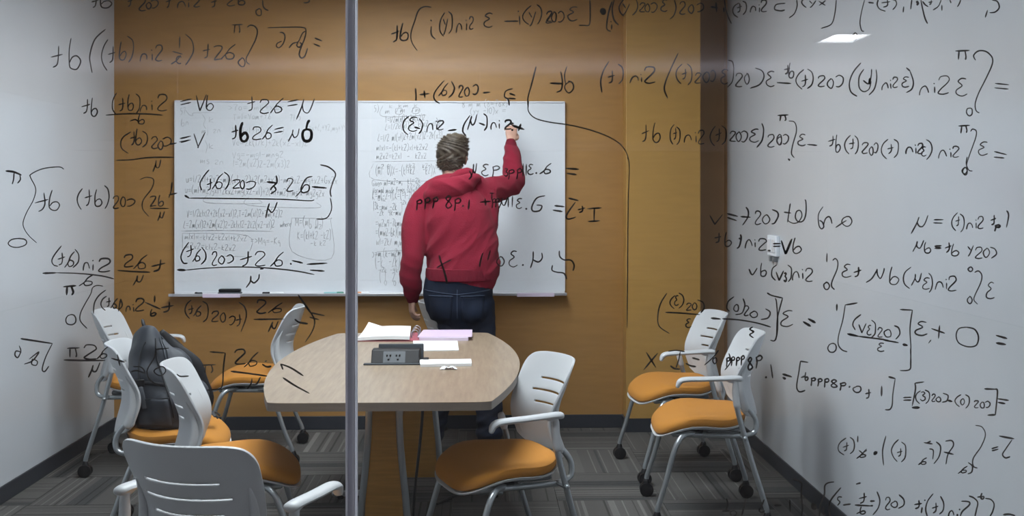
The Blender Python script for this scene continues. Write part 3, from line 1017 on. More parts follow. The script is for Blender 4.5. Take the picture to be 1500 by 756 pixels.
'bracket fractions line': '''@ 900 430 4.2
L 1 322 0 285 60 268 130 275 200 338 246
T ( 342 372 80 80 60
T E 370 395 75 72 62
T ) 395 428 80 80 70
T z 445 475 105 103 75
T o 480 508 104 102 75
L 1.1 512 40 545 55 552 90 532 118
L 1.2 315 116 400 120 525 130
T E 440 470 212 210 56
L 1.6 596 152 652 157
L 1.1 735 20 700 50 692 90 708 110
T o 735 765 110 105 85
L 1.1 792 32 802 70 785 120 745 130
T Z 800 830 135 133 56
T o 835 885 148 144 75
L 1.1 930 95 958 115 945 150 902 160
L 1.3 665 156 760 162 870 180 960 206
L 1 850 205 832 220 858 235 832 255 856 272
L 1 990 30 998 60 1005 200 990 285 960 288
@ 1050 370 4.528
L 1.3 335 268 365 285 436 302
L 1 436 302 415 380 400 450 392 575 358 582
L 1 238 495 220 510 240 528 218 545 240 564
T E 425 508 496 485 105
L 2 608 440 652 465
L 2 575 460 620 488
T 1 790 804 384 384 40 1.3
L 1.3 932 334 852 348
L 1 852 348 835 450 808 550 806 610 830 645 864 658
T O 738 792 664 660 58
L 1.2 955 412 915 445 902 480 918 512
T V 942 992 530 526 55 1.1
T E 998 1025 550 548 62
T ) 1028 1056 545 545 75
T z 1070 1100 560 560 100
L 1.8 868 540 940 556
L 1.4 940 556 1132 580
T E 1065 1110 658 655 60
@ 1250 370 4.528
T o 205 255 562 560 95
L 1.2 272 486 300 500 308 540 282 575
L 1.4 200 580 298 598
L 2 330 610 358 616
L 1.2 312 378 392 382
L 1 392 382 376 500 382 640 378 750
T E 412 488 550 545 90 1.2
L 1.3 520 505 605 535
L 1.2 572 485 565 570
L .8 515 580 500 600
L 1.2 750 495 700 505 682 550 700 600 760 625 815 615 830 560 805 510 750 495
L 1.7 948 550 1018 570
L 1.9 948 600 1010 610
@ 1250 500 4.528
L 1 378 50 382 150 370 190 310 194''',
'I equals line': '''@ 900 430 4.2
T X 180 268 460 456 96 1.3
L 1.1 332 356 380 350 432 358
L 1.1 405 360 395 410 380 455
L 1.4 345 445 370 462 402 466
L 1.4 440 430 470 445 500 450
L 1.6 480 396 522 408
L 1.1 640 350 610 390 555 440
T o 605 632 432 430 70
L 1.1 705 370 715 420 680 470
T pppp 690 800 430 424 60 1.2
T 8 820 850 468 465 75 1.5
T p 870 912 440 436 80 1.3
L 1.8 930 514 936 518
L 1.3 962 438 974 520
@ 1050 500 4.528
L 1.8 438 218 496 236
L 1.8 438 240 456 250
L 1.2 605 140 555 132
L 1.2 555 132 545 200 530 300 548 335 585 326
L 1.5 560 240 585 232
T 6 585 605 258 256 52 1.2
T ppp 625 745 280 290 58 1.3
T 8p 755 860 308 312 56 1.3
L 1.8 878 300 882 304
T o 905 960 340 338 80 1.1
T t 985 1022 378 376 66 1.2
T 1 1088 1102 364 364 68 1.4
@ 1250 500 4.528
L 1.5 235 236 278 248
L 1.1 278 248 262 350 258 420 242 452 212 454
T = 332 388 408 408 60 1.3
L 1.1 468 270 408 278
L 1.2 408 278 412 320 390 430
L 2 390 440 438 440
T ( 412 445 400 402 62
T 3 445 478 392 394 56
T ) 478 508 398 398 62
T z 522 545 398 400 75
T o 550 582 398 400 60
L 1.1 595 345 628 360 620 395 590 404
L 1.6 628 392 655 400
T ( 675 712 420 422 55
T o 712 738 418 418 70
T ) 742 772 428 428 60
T z 802 832 440 442 70
T o 840 872 442 442 66
T C 875 908 442 440 66
L 1.5 872 316 940 318
L 1.3 940 318 956 330 948 430 942 486
L 1.5 892 490 942 488
L 1.5 960 382 1028 392
L 1.5 960 405 1006 414''',
'line integral': '''@ 1160 540 3.5
T ( 235 275 430 430 60
T t 262 292 425 420 45
T ) 298 322 425 425 60
T 1 332 342 378 378 32
T x 345 385 455 450 56 1.1
T b 330 385 460 450 30
L 4 425 430 430 436
L 1 482 346 465 420 470 496
T ( 512 545 465 465 82
T t 540 566 450 448 42
T ) 560 586 462 462 75
L 1.3 678 380 720 386
L 1.1 712 372 690 382
T b 648 690 492 488 30 1.1
L 1 705 412 725 420 722 465
L 1.1 740 376 762 400 755 450 728 488
L 1.1 788 372 820 370 828 395 800 440 790 490
L 1.3 780 428 828 440
L 1 942 292 975 300 992 340 970 400 930 460 930 500 950 510
L 1.1 904 482 925 500 922 530 902 540
T b 852 898 540 532 30
T = 1026 1060 436 428 40 1.3
L 1.5 1064 346 1138 360
L 1.2 1128 366 1098 410 1080 440 1095 458 1118 452''',
'bottom right line': '''@ 1050 650 6.667
L 1.3 95 538 108 590 90 650
L 1.5 55 660 130 655
T o 130 195 705 705 85
L 1.3 290 528 270 600 245 700
L 1.3 462 548 440 600 415 650 440 672 468 655
L 1.5 565 604 628 604
T 1 705 725 670 665 130 1.3
L 1.6 745 348 790 360 832 385
L 1.2 832 385 825 500 838 620 828 707
L 4.6 940 590 950 615 942 630
L 1.2 1145 374 1090 382 1055 412 1050 500 1010 610 1000 707
L 1.2 1212 430 1160 490 1110 560 1095 640 1110 707
L 1.3 1055 615 1035 670 1055 690
L 1.1 1220 522 1190 520 1180 545 1202 570 1180 602
L 1.5 1235 600 1305 590
T t 1388 1462 580 572 100 1.2
L 1.5 1352 600 1500 608
T 6 1400 1450 690 688 62 1.2
L 1 1365 684 1400 668
L 1.4 1362 395 1402 384
@ 1275 650 6.667
L 1.5 0 562 40 560
L 1.4 0 608 22 606
L 1.2 65 470 92 550 75 630 25 695
T Z 148 200 650 648 125
T o 205 270 622 618 110
L 1.3 280 500 325 545 325 600 275 632
T t 430 500 632 628 85 1.4
L 1.5 505 625 498 675
L 1.4 530 550 534 556
L 1.2 612 490 560 560 540 640 555 707
T t 605 660 675 670 100 1.2
L 1.3 685 515 715 580 710 650 675 688
T n 765 820 707 706 95 1.2
L 1.6 850 690 850 707
L 1.4 868 640 874 646
L 1.3 890 562 960 568 965 600 900 660 878 707
L 1.3 965 512 1010 530 1048 575 1035 650 1022 707
L 1.2 1045 522 1080 518
T 6 1080 1110 540 536 55 1.3
L 1.2 1125 536 1175 545 1208 590 1195 660 1170 707
L 1.5 1300 694 1360 690 1412 704''',
}
for n_, (k_, blk) in enumerate(GLASS.items()):
    write(blk, gplane, .00118, M['ink'], win, name='handwritten_formula', seed=n_ + 11)
# ------------------------------------------------------------------ whiteboard on the back wall
BX0, BX1, BZ0, BZ1 = -1.886, .530, .862, 2.045; BY = YB - .022
wb = empty('whiteboard', ((BX0 + BX1) / 2, YB, BZ0)); tag(wb, 'wide white marker board covered in grey formulas on the orange back wall', 'whiteboard')
def wbb(name, m, x0, x1, y0, y1, z0, z1, bevel=0):
    c = wb.location
    return MB().box(x0 - c.x, x1 - c.x, y0 - c.y, y1 - c.y, z0 - c.z, z1 - c.z).build(name, m, wb, smooth=False, bevel=bevel)
wbb('writing_surface', M['board'], BX0, BX1, BY, YB - .002, BZ0, BZ1)
for (q0, q1, r0, r1) in ((BX0, BX1, BZ1 - .007, BZ1 + .002), (BX0, BX1, BZ0 - .012, BZ0)):
    wbb('frame_rail', M['trim_white'], q0, q1, BY - .006, YB - .002, r0, r1)
for q0 in (BX0 - .002, BX1 - .006):
    wbb('frame_stile', M['trim_white'], q0, q0 + .008, BY - .006, YB - .002, BZ0, BZ1)
wbb('frame_stile', M['trim_white'], -.682, -.678, BY - .0015, BY, BZ0, BZ1 - .007)
TZ = BZ0 - .014; TY0 = BY - .07
wbb('marker_tray', M['alu'], BX0 - .02, BX1 + .008, TY0, YB - .002, TZ - .008, TZ, .002)
wbb('tray_lip', M['alu'], BX0 - .02, BX1 + .008, TY0 - .003, TY0 + .003, TZ - .01, TZ + .008, .002)
for (p0, p1) in ((297, 352), (757, 812)):
    wbb('tray_clip', M['pink2'], on_y(p0, 434, TY0).x, on_y(p1, 434, TY0).x, TY0 - .008, TY0 - .003, TZ - .016, TZ + .008, .002)
bplane0 = lambda x, y: on_y(x, y, BY - .0008)
bplane = lambda x, y: bplane0(x, y) - wb.location
B1 = '''@ 240 140 4.725
T 57 115 150 135 130 50
L 1 150 100 175 132 200 138 210 120 350 118
T 6n 120 172 212 208 48
L 1 265 130 285 165 275 200 290 230
T k 312 345 190 188 46
T mj_zn 262 390 262 258 40
L 1 285 310 300 350 290 400
T k 312 345 368 366 46
T ms_zn 252 412 470 480 46
T >7a=_mk+x2k 445 830 105 98 42
T T=1=Yam+Yb 480 740 172 160 42
T 7t/5 872 945 180 172 44
T c=x+L,+Y2,mg+YY 985 1262 240 246 42
T V=1x1+h(x2-x) 475 830 258 262 44
T Ve=2k(1/k)+2k(x2-x1)2 475 995 345 352 46
T Vg=-mg1-mng2 475 825 430 428 44
T 1=2m(x2)2-2m(x3)2 480 870 492 498 50'''
B2 = '''@ 240 140 4.725
T u=1/2x1+2x2-m1g(x1-x2)+2(m2+x2)-mg2x2-mg+x2+Gx2x 155 1200 600 612 50
T u=(m1+m2)gx1+2kx2+mg(x2-x1)+2(m1+m2)-mg1x-mg2g2x 148 1110 675 700 50
L .8 298 690 298 742 655 748 655 722
L .8 590 700 586 760 1055 778 1055 740
@ 240 290 4.725
T V=1/2k1x12+2k(x2-x1)2,T=2m(x1)2+2m(x2)2 160 820 130 132 48
T L=2m(x1)2+2m(x2)2-2k1x12-2k2(x2-x1)2 135 765 208 208 50
T where 805 880 202 196 36
L 1.3 122 230 400 226 755 232
L 1 128 245 128 372 125 400
L 1 128 245 580 262 582 400
L .8 400 402 582 408
T m1x1=-k1x2-k2x1+k2x2 145 572 285 300 42
T m2x2=k1x2-k2x2 150 495 352 368 42
T =>Mq=-Kq 600 805 318 322 46
L 1 885 140 888 372 1160 418 1155 160 1140 146 885 138
T M=(m1__0_) 910 1100 195 200 60
T 0_m2 1005 1090 212 215 34
T K=(k1+k2_-k2) 925 1155 290 285 60
T -k_k2 1015 1120 330 330 36'''
B3 = '''@ 510 140 4.725
T 5) 180 210 112 112 44
L 1 240 70 240 145 540 135
T m_/m_/m 255 500 125 115 40
T k_km_k 285 480 85 78 26
L 1 330 88 330 125 372 125 372 90 330 90
L 1 448 85 448 122 488 120 488 86 448 86
T T=1/2m(x1)2+2m(x2)2 255 530 190 172 44
T L=1/2k(x1)2-_k(x2-x1)2 255 640 240 208 44
T L=1/2_m1(x1)2+2m(x2)2-2k(x3) 205 650 318 296 50
T m1x1=-(k1+k2)x1+k2x2 195 550 382 378 42
T m2x2=k2x1__-__k2x2 195 540 440 438 42
L .8 165 458 640 452
L .8 175 470 180 582 640 590
T (m1__0)X=-(k1+k2___-k2)X 192 605 548 545 62 1
T m2_0 205 285 510 505 30
T k1k2 405 460 500 500 30
T k2 515 550 505 500 30
T Given_m1=m2=m, 165 375 630 615 44
T k1=2k 412 500 610 605 36
T k2=2k 412 500 645 640 36
T Normal_mode_freqs_satisfy_w 168 520 675 672 40
T K=m(-2-1),K=(-1-2k) 168 460 720 715 52
T -1k 205 260 735 732 26
@ 510 290 4.725
T -2k_4k 360 450 45 42 30
T |3k-mw_-2k__| 175 375 80 88 50
T -2k__4k-mw_ 200 380 125 122 46
T =w2w4-7kmw2+ 190 412 200 198 52
T =(mw2-6k)(m-k) 190 410 262 265 56
T w1=2k/_m,w2 195 395 328 330 52
L 1 200 372 400 362
T C=m.(k-w2m)- 165 400 412 402 54
T (-k__-2k)_ 188 375 480 480 90
T -2k_-4k 210 345 515 515 34
T (_1__2_)E 218 380 575 580 66
T 0__0 250 330 604 608 34
@ 560 0 4.528
T &_m_m_(8=78x) 530 830 712 705 42
T (44_-10)x_= 585 820 755 752 40'''
for n_, (blk, mt_, w_) in enumerate(((B1, 'ink_board', .0015), (B2, 'ink_board_dark', .0017), (B3, 'ink_board_dark', .0017))):
    blk = blk.replace('&', '8').replace('(44', '(yy')
    org = '@ 0 0 1'
    for k_, ln_ in enumerate(blk.strip().splitlines()):
        if ln_[0] == '@': org = ln_; continue
        write(org + '\n' + ln_, bplane, w_, M[mt_], wb, name='grey_formula' if ln_[0] == 'T' else 'grey_line', seed=41 + n_ * 60 + k_)
def marker(px0, px1, body, cap, cap_left, label):
    a = on_y(px0, 433, TY0 + .03); b = on_y(px1, 433, TY0 + .03); L_ = b.x - a.x
    t = empty('marker_pen', (a.x, TY0 + .03, TZ + .0008)); tag(t, label, 'marker')
    r = .0075
    c0, c1 = (0, .36 * L_) if cap_left else (.64 * L_, L_)
    MB().tube([(r, 0, r), (L_ - r, 0, r)], r * .85, 10).build('barrel', M[body], t)
    MB().tube([(c0 + r, 0, r), (c1 - r * .5, 0, r)], r, 10).build('cap', M[cap], t)
marker(285, 297, 'box_grey', 'black_plastic', True, 'short dark marker left of the black eraser on the whiteboard tray')
marker(384, 416, 'paper', 'black_plastic', True, 'white marker with a black cap right of the black eraser')
marker(474, 503, 'teal_cap', 'green_cap', False, 'pale marker with a green cap on the tray left of the glass joint')
marker(523, 541, 'paper', 'orange_cap', True, 'white marker with an orange cap on the tray right of the glass joint')
a = on_y(320.5, 430, TY0 + .035); b = on_y(353.5, 430, TY0 + .035)
er = empty('whiteboard_eraser', ((a.x + b.x) / 2, TY0 + .034, TZ + .0008)); tag(er, 'black felt eraser lying on the tray below the left half of the whiteboard', 'eraser')
hw = (b.x - a.x) / 2
MB().box(-hw, hw, -.025, .025, 0, .014).build('felt_pad', M['pack_light'], er, smooth=False, bevel=.002)
MB().box(-hw + .003, hw - .003, -.023, .023, .014, .034).build('grip', M['black_plastic'], er, bevel=.006, seg=3)
# wall plate on the right wall
sw = empty('wall_outlet', (RX, 5.62, 1.19)); tag(sw, 'white double wall plate on the right white wall above the chairs', 'wall outlet')
MB().box(-.02, 0, -.085, .085, -.055, .055).build('plate', M['outlet'], sw, bevel=.004)
for k in (-1, 1):
    MB().box(-.026, -.018, k * .042 - .03, k * .042 + .03, -.035, .035).build('rocker', M['trim_white'], sw, bevel=.003)
    MB().box(-.022, 0, k * .035 - .016, k * .035 + .016, -.085, -.058).build('dark_block', M['grey_plastic'], sw, bevel=.003)  # small dark block below the plate
# ------------------------------------------------------------------ meeting table
TZT = .74; TCX, TCY, THL = -.35, 4.622, .93
def tw(t): return .522 * (1 - .26 * t * t)
def outline():
    P = []
    n = 40
    for i in range(n + 1):
        t = -1 + 2 * i / n; P.append((tw(t), t * THL))
    R = [(x, y) for x, y in P]; Lf = [(-x, y) for x, y in reversed(P)]
    poly = R + Lf
    # round the corners (Chaikin on corner zones)
    for _ in range(3):
        out = []
        m = len(poly)
        for i in range(m):
            a = poly[i]; b = poly[(i + 1) % m]
            d = math.dist(a, b)
            k = min(.25, .045 / d) if d > .1 else .25
            out.append((a[0] * (1 - k) + b[0] * k, a[1] * (1 - k) + b[1] * k)); out.append((a[0] * k + b[0] * (1 - k), a[1] * k + b[1] * (1 - k)))
        poly = out
    return poly
def slab(poly, z0, z1):
    n = len(poly)
    return MB().add([(x, y, z0) for x, y in poly] + [(x, y, z1) for x, y in poly],
                    [tuple(reversed(range(n))), tuple(range(n, 2 * n))] + [(i, (i + 1) % n, n + (i + 1) % n, n + i) for i in range(n)])
tb = empty('meeting_table', (TCX, TCY, 0)); tag(tb, 'wood-topped boat-shaped meeting table in the middle of the room', 'table')
ol = outline()
slab(ol, TZT - .0015, TZT).build('tabletop', M['table'], tb, smooth=False)
slab(ol, TZT - .030, TZT - .0016).build('edge_band', M['edge_band'], tb, smooth=False)
def pedestal(cx, cy, hs):
    hs2 = hs + .03
    for s in (-1, 1):
        MB().tube([(cx + s * hs, cy, .70), (cx + s * (hs + .004), cy, .5), (cx + s * (hs2 - .005), cy, .28), (cx + s * (hs2 + .012), cy, .14), (cx + s * (hs2 + .06), cy, .055), (cx + s * (hs2 + .14), cy, .03), (cx + s * .40, cy, .022)], .0145, 12, smooth=6, side=(0, 1, 0)).build('leg', M['tube'], tb)
        MB().tube([(cx + s * .37, cy, .005), (cx + s * .37, cy, .012)], .018, 10).build('foot', M['black_plastic'], tb)
    MB().add([(cx - hs + .008, cy - .006, .705), (cx + hs - .008, cy - .006, .705), (cx + hs2 - .008, cy - .006, .10), (cx - hs2 + .008, cy - .006, .10),
              (cx - hs + .008, cy + .006, .705), (cx + hs - .008, cy + .006, .705), (cx + hs2 - .008, cy + .006, .10), (cx - hs2 + .008, cy + .006, .10)],
             [(0, 1, 2, 3), (7, 6, 5, 4), (0, 4, 5, 1), (1, 5, 6, 2), (2, 6, 7, 3), (3, 7, 4, 0)]).build('leg_panel', M['leg_panel'], tb, smooth=False)
    MB().box(cx - .30, cx + .30, cy - .03, cy + .03, .70, .711).build('top_bracket', M['tube'], tb, smooth=False)
pedestal(-.379 - TCX, 4.2 - TCY, .058)
pedestal(-.300 - TCX, 5.12 - TCY, .072)
cb = MB().tube([(-.24 - TCX, 4.5 - TCY, .70), (-.245 - TCX, 4.48 - TCY, .5), (-.275 - TCX, 4.45 - TCY, .2), (-.28 - TCX, 4.45 - TCY, .06)], .006, 8, smooth=5)
cb.build('power_cable', M['cord'], tb)
def floorcord(name, pts, r, lab):
    c = sum((Vector(p) for p in pts), Vector()) / len(pts); c.z = 0
    o = MB().tube([Vector(p) - c for p in pts], r, 8, smooth=6).build(name, M['cord'], None); o.location = c
    return tag(o, lab, 'cord')
floorcord('floor_cord', [(-.275, 4.44, .045), (-.265, 4.46, .012), (-.2, 4.55, .007), (-.08, 4.62, .007), (.04, 4.60, .007), (.09, 4.48, .007), (0, 4.38, .007), (-.12, 4.42, .007), (-.2, 4.33, .007), (-.08, 4.22, .007), (.1, 4.2, .007), (.25, 4.12, .007), (.38, 4.2, .007)], .0065, 'black power cord coiled on the carpet under the table')
floorcord('floor_cord', [(-.2, 5.0, .007), (-.05, 5.25, .007), (.02, 5.5, .007), (-.1, 5.75, .007), (-.25, 5.95, .007), (-.3, 6.3, .007), (-.2, 6.6, .007)], .006, 'black cord running from under the far table end to the back wall')
# things on the table
def sheet(name, c4, th, m, parent=None, lab=None, cat=None, group=None, curl=0, nx=10, ny=6, curlfn=None, z=TZT + .0005):
    # c4: near-left, near-right, far-right, far-left (x, y)
    c = Vector((sum(p[0] for p in c4) / 4, sum(p[1] for p in c4) / 4, z)) if parent is None else Vector((0, 0, 0))
    top = []; bot = []
    for i in range(nx + 1):
        r = []; r2 = []
        for j in range(ny + 1):
            u = i / nx; v = j / ny
            x = (1 - v) * ((1 - u) * c4[0][0] + u * c4[1][0]) + v * ((1 - u) * c4[3][0] + u * c4[2][0])
            y = (1 - v) * ((1 - u) * c4[0][1] + u * c4[1][1]) + v * ((1 - u) * c4[3][1] + u * c4[2][1])
            h = curlfn(u, v) if curlfn else 0
            zz = (0 if parent is None else z)
            r.append((x - c.x, y - c.y, zz + th + h)); r2.append((x - c.x, y - c.y, zz + max(0, h * .85)))
        top.append(r); bot.append(r2)
    mb = MB().quadgrid(top).quadgrid([list(reversed(r)) for r in bot])
    n1 = (nx + 1) * (ny + 1)
    def T(i, j): return i * (ny + 1) + j
    def Bo(i, j): return n1 + i * (ny + 1) + (ny - j)
    for i in range(nx):
        mb.f.append((T(i, 0), T(i + 1, 0), Bo(i + 1, 0), Bo(i, 0))); mb.f.append((T(i + 1, ny), T(i, ny), Bo(i, ny), Bo(i + 1, ny)))
    for j in range(ny):
        mb.f.append((T(0, j + 1), T(0, j), Bo(0, j), Bo(0, j + 1))); mb.f.append((T(nx, j), T(nx, j + 1), Bo(nx, j + 1), Bo(nx, j)))
    o = mb.build(name, m, parent)
    if parent is None:
        o.location = c; tag(o, lab, cat, group)
    return o
def zxy(x, y, z=TZT): v = on_z(x, y, z); return (v.x, v.y)
bd = empty('ring_binder', (0, 0, 0))
cc = [zxy(524, 500.5), zxy(600, 500.5), zxy(602, 488.5), zxy(540, 488.5)]
bc = (sum(p[0] for p in cc) / 4, sum(p[1] for p in cc) / 4); bd.location = (bc[0], bc[1], TZT)
tag(bd, 'open red binder with loose white pages at the far end of the table', 'binder')
loc = lambda P: [(p[0] - bc[0], p[1] - bc[1]) for p in P]
sheet('cover', loc([zxy(523, 500.5), zxy(616, 500.5), zxy(614, 488), zxy(541, 488)]), .003, M['red_cover'], bd, z=.0006)
sheet('page_stack', loc(cc), .016, M['paper'], bd, z=.004, curlfn=lambda u, v: .028 * v * v * max(0, 1 - u * 3.2) + .012 * v + .006 * math.sin(u * 3.1) + .006 * u * u, nx=22, ny=8)
for k in range(3):
    y = -.05 + k * .09
    MB().tube([(.13, y, .004), (.128, y, .03), (.145, y, .043), (.162, y, .03), (.16, y, .004)], .0028, 8, smooth=4).build('ring', M['tube'], bd)
fo = sheet('notebook', [zxy(614, 499.5), zxy(686, 499.5), zxy(684.5, 488.5), zxy(620, 488.5)], .016, M['pink2'], lab='pale pink notebook beside the red binder', cat='notebook')
sheet('notebook_cover', [(-.13, -.13), (.14, -.13), (.14, .15), (-.115, .15)], .0015, M['pink'], fo, z=.0165, nx=3, ny=3)
pa = sheet('paper_stack', [zxy(607, 515), zxy(672, 514), zxy(670, 500.5), zxy(605, 500.5)], .004, M['paper'], lab='white sheets of paper just behind the black power unit', cat='paper')
pb = sheet('paper_stack', [zxy(616, 538), zxy(691, 536.5), zxy(690, 530), zxy(614.5, 531)], .012, M['paper'], lab='small white pad of paper right of the black power unit, nearest the table front', cat='paper')
wr = MB(); rr = random.Random(5); g = []
for i in range(9):
    g.append([(-.035 + i * .0088, -.02 + j * .008 + rr.uniform(-.003, .003), rr.uniform(.001, .012) * (1 if 0 < i < 8 else .2)) for j in range(6)])
wp = wr.quadgrid(g).build('plastic_wrapper', M['paper'], None, smooth=False); v = on_z(657, 541, TZT); wp.location = (v.x, v.y, TZT + .0005)
tag(wp, 'small crumpled wrapper in front of the white paper pad', 'wrapper')
# pop-up power unit
v = on_z(584, 534, TZT); pu = empty('power_unit', (v.x, v.y, TZT)); tag(pu, 'dark pop-up power outlet unit on the table', 'power outlet')
MB().box(-.148, .125, -.02, .012, 0, .006).build('base_plate', M['box_grey'], pu, bevel=.002)
def wedge(x0, x1, y0, y1, z0, z1, yt0, yt1): return MB().add([(x0, y0, z0), (x1, y0, z0), (x1, y1, z0), (x0, y1, z0), (x0, yt0, z1), (x1, yt0, z1), (x1, yt1, z1), (x0, yt1, z1)], [(0, 3, 2, 1), (4, 5, 6, 7), (0, 1, 5, 4), (1, 2, 6, 5), (2, 3, 7, 6), (3, 0, 4, 7)])
wedge(-.118, .088, 0, .10, .004, .058, .035, .10).build('housing', M['black_plastic'], pu, smooth=False, bevel=.004)
wedge(-.095, .10, .085, .13, .004, .072, .105, .125).build('lid', M['box_grey'], pu, smooth=False, bevel=.003)
wedge(-.068, .028, -.003, .01, .007, .052, .0305, .04).build('outlet_plate', M['box_plate'], pu, smooth=False, bevel=.002)
for cx in (-.044, -.004):
    for (dx, dz, a_, b_) in ((-.007, .035, .003, .005), (.007, .035, .003, .005), (0, .020, .004, .004)):
        z = dz; y = -.006 + (z - .007) * .74
        MB().box(cx + dx - a_, cx + dx + a_, y, y + .006, z - b_, z + b_).build('socket_hole', M['black_plastic'], pu, smooth=False)
MB().box(.10, .125, .05, .085, 0, .018).build('side_plug', M['black_plastic'], pu, bevel=.003)
# ------------------------------------------------------------------ chairs (local: forward = +X, side = Y)
def back_pt(a, b):
    w = .176 + .018 * min(1, b / .7) + .008 * b ** 3 - .006 * math.exp(-((b - .45) / .2) ** 2)
    z = .465 + .372 * b - .030 * abs(a) ** 7 * b ** 5 + .05 * abs(a) ** 6 * (1 - b) ** 4
    x = -.268 + .034 * math.exp(-((b - .40) / .28) ** 2) - .036 * max(0, (b - .45) / .55) ** 1.8
    x += .100 * a * a * (1 - .08 * b) - .010 * abs(a) ** 4 * b ** 4
    wa = w * (1 - .35 * max(0, abs(a) - .85) * max(0, (b - .85) / .15) ** 2)
    return Vector((x, a * wa, z))
def make_back(parent):
    NA, NB = 36, 50
    P = [[back_pt(-1 + 2 * i / NA, j / NB) for j in range(NB + 1)] for i in range(NA + 1)]
    mb = MB(); nv = NB + 1
    mb.v = [tuple(p) for r in P for p in r]
    slots = {int(.72 * NB): .56, int(.60 * NB): .64, int(.48 * NB): .56}
    for i in range(NA):
        for j in range(NB):
            a = -1 + 2 * (i + .5) / NA
            if j in slots and abs(a) < slots[j]: continue
            mb.f.append((i * nv + j, (i + 1) * nv + j, (i + 1) * nv + j + 1, i * nv + j + 1))
    o = mb.build('backrest', M['shell'], parent, smooth=True, solid=.009)
    q = o.modifiers.new('bevel', 'BEVEL'); q.width = .003; q.segments = 2; q.limit_method = 'ANGLE'; q.angle_limit = math.radians(50)
    return o
def seat_disc(scale, prof, m, name, parent, thick_front=0):
    n = 56; rings = []
    for (f, dz) in prof:
        R = []
        for k in range(n):
            th = 2 * math.pi * k / n; c, s_ = math.cos(th), math.sin(th); e = .62
            x = .207 * scale * f * math.copysign(abs(c) ** e, c); y = .238 * scale * f * math.copysign(abs(s_) ** e, s_)
            y *= 1 - .10 * max(0, -x / .207) ** 2
            dr = max(0, (x - .045) / .162); rr_ = max(0, (-x - .08) / .127)
            z = .437 + dz - .070 * dr ** 1.9 + .016 * rr_ ** 2 + .010 * (1 - (y / .24) ** 2) * dr - .008 * math.exp(-(x / .1) ** 2) * (1 - (y / .24) ** 2) + .007 * math.exp(-((x - .01) / .07) ** 2) * (y / .24) ** 2 - .0 * x
            R.append((x, y, z))
        rings.append(R)
    return MB().loft(rings).build(name, m, parent)
def caster(x, y, parent, yaw=0):
    mb = MB(); c, s_ = math.cos(yaw), math.sin(yaw)
    for d in (-.0135, .0135):
        n = 18
        for k0 in (0,):
            rings = []
            for (off, r) in ((-.010, .026), (-.008, .033), (.008, .033), (.010, .026)):
                rings.append([(x + (d + off) * s_ * -1 + r * math.cos(2 * math.pi * k / n) * c, y + (d + off) * c + r * math.cos(2 * math.pi * k / n) * s_, .033 + r * math.sin(2 * math.pi * k / n)) for k in range(n)])
            mb.loft(rings)
    mb.tube([(x + .006 * c, y + .006 * s_, .045), (x, y, .060), (x, y, .074)], [.021, .020, .015], 12)
    return mb.build('caster', M['black_plastic'], parent)
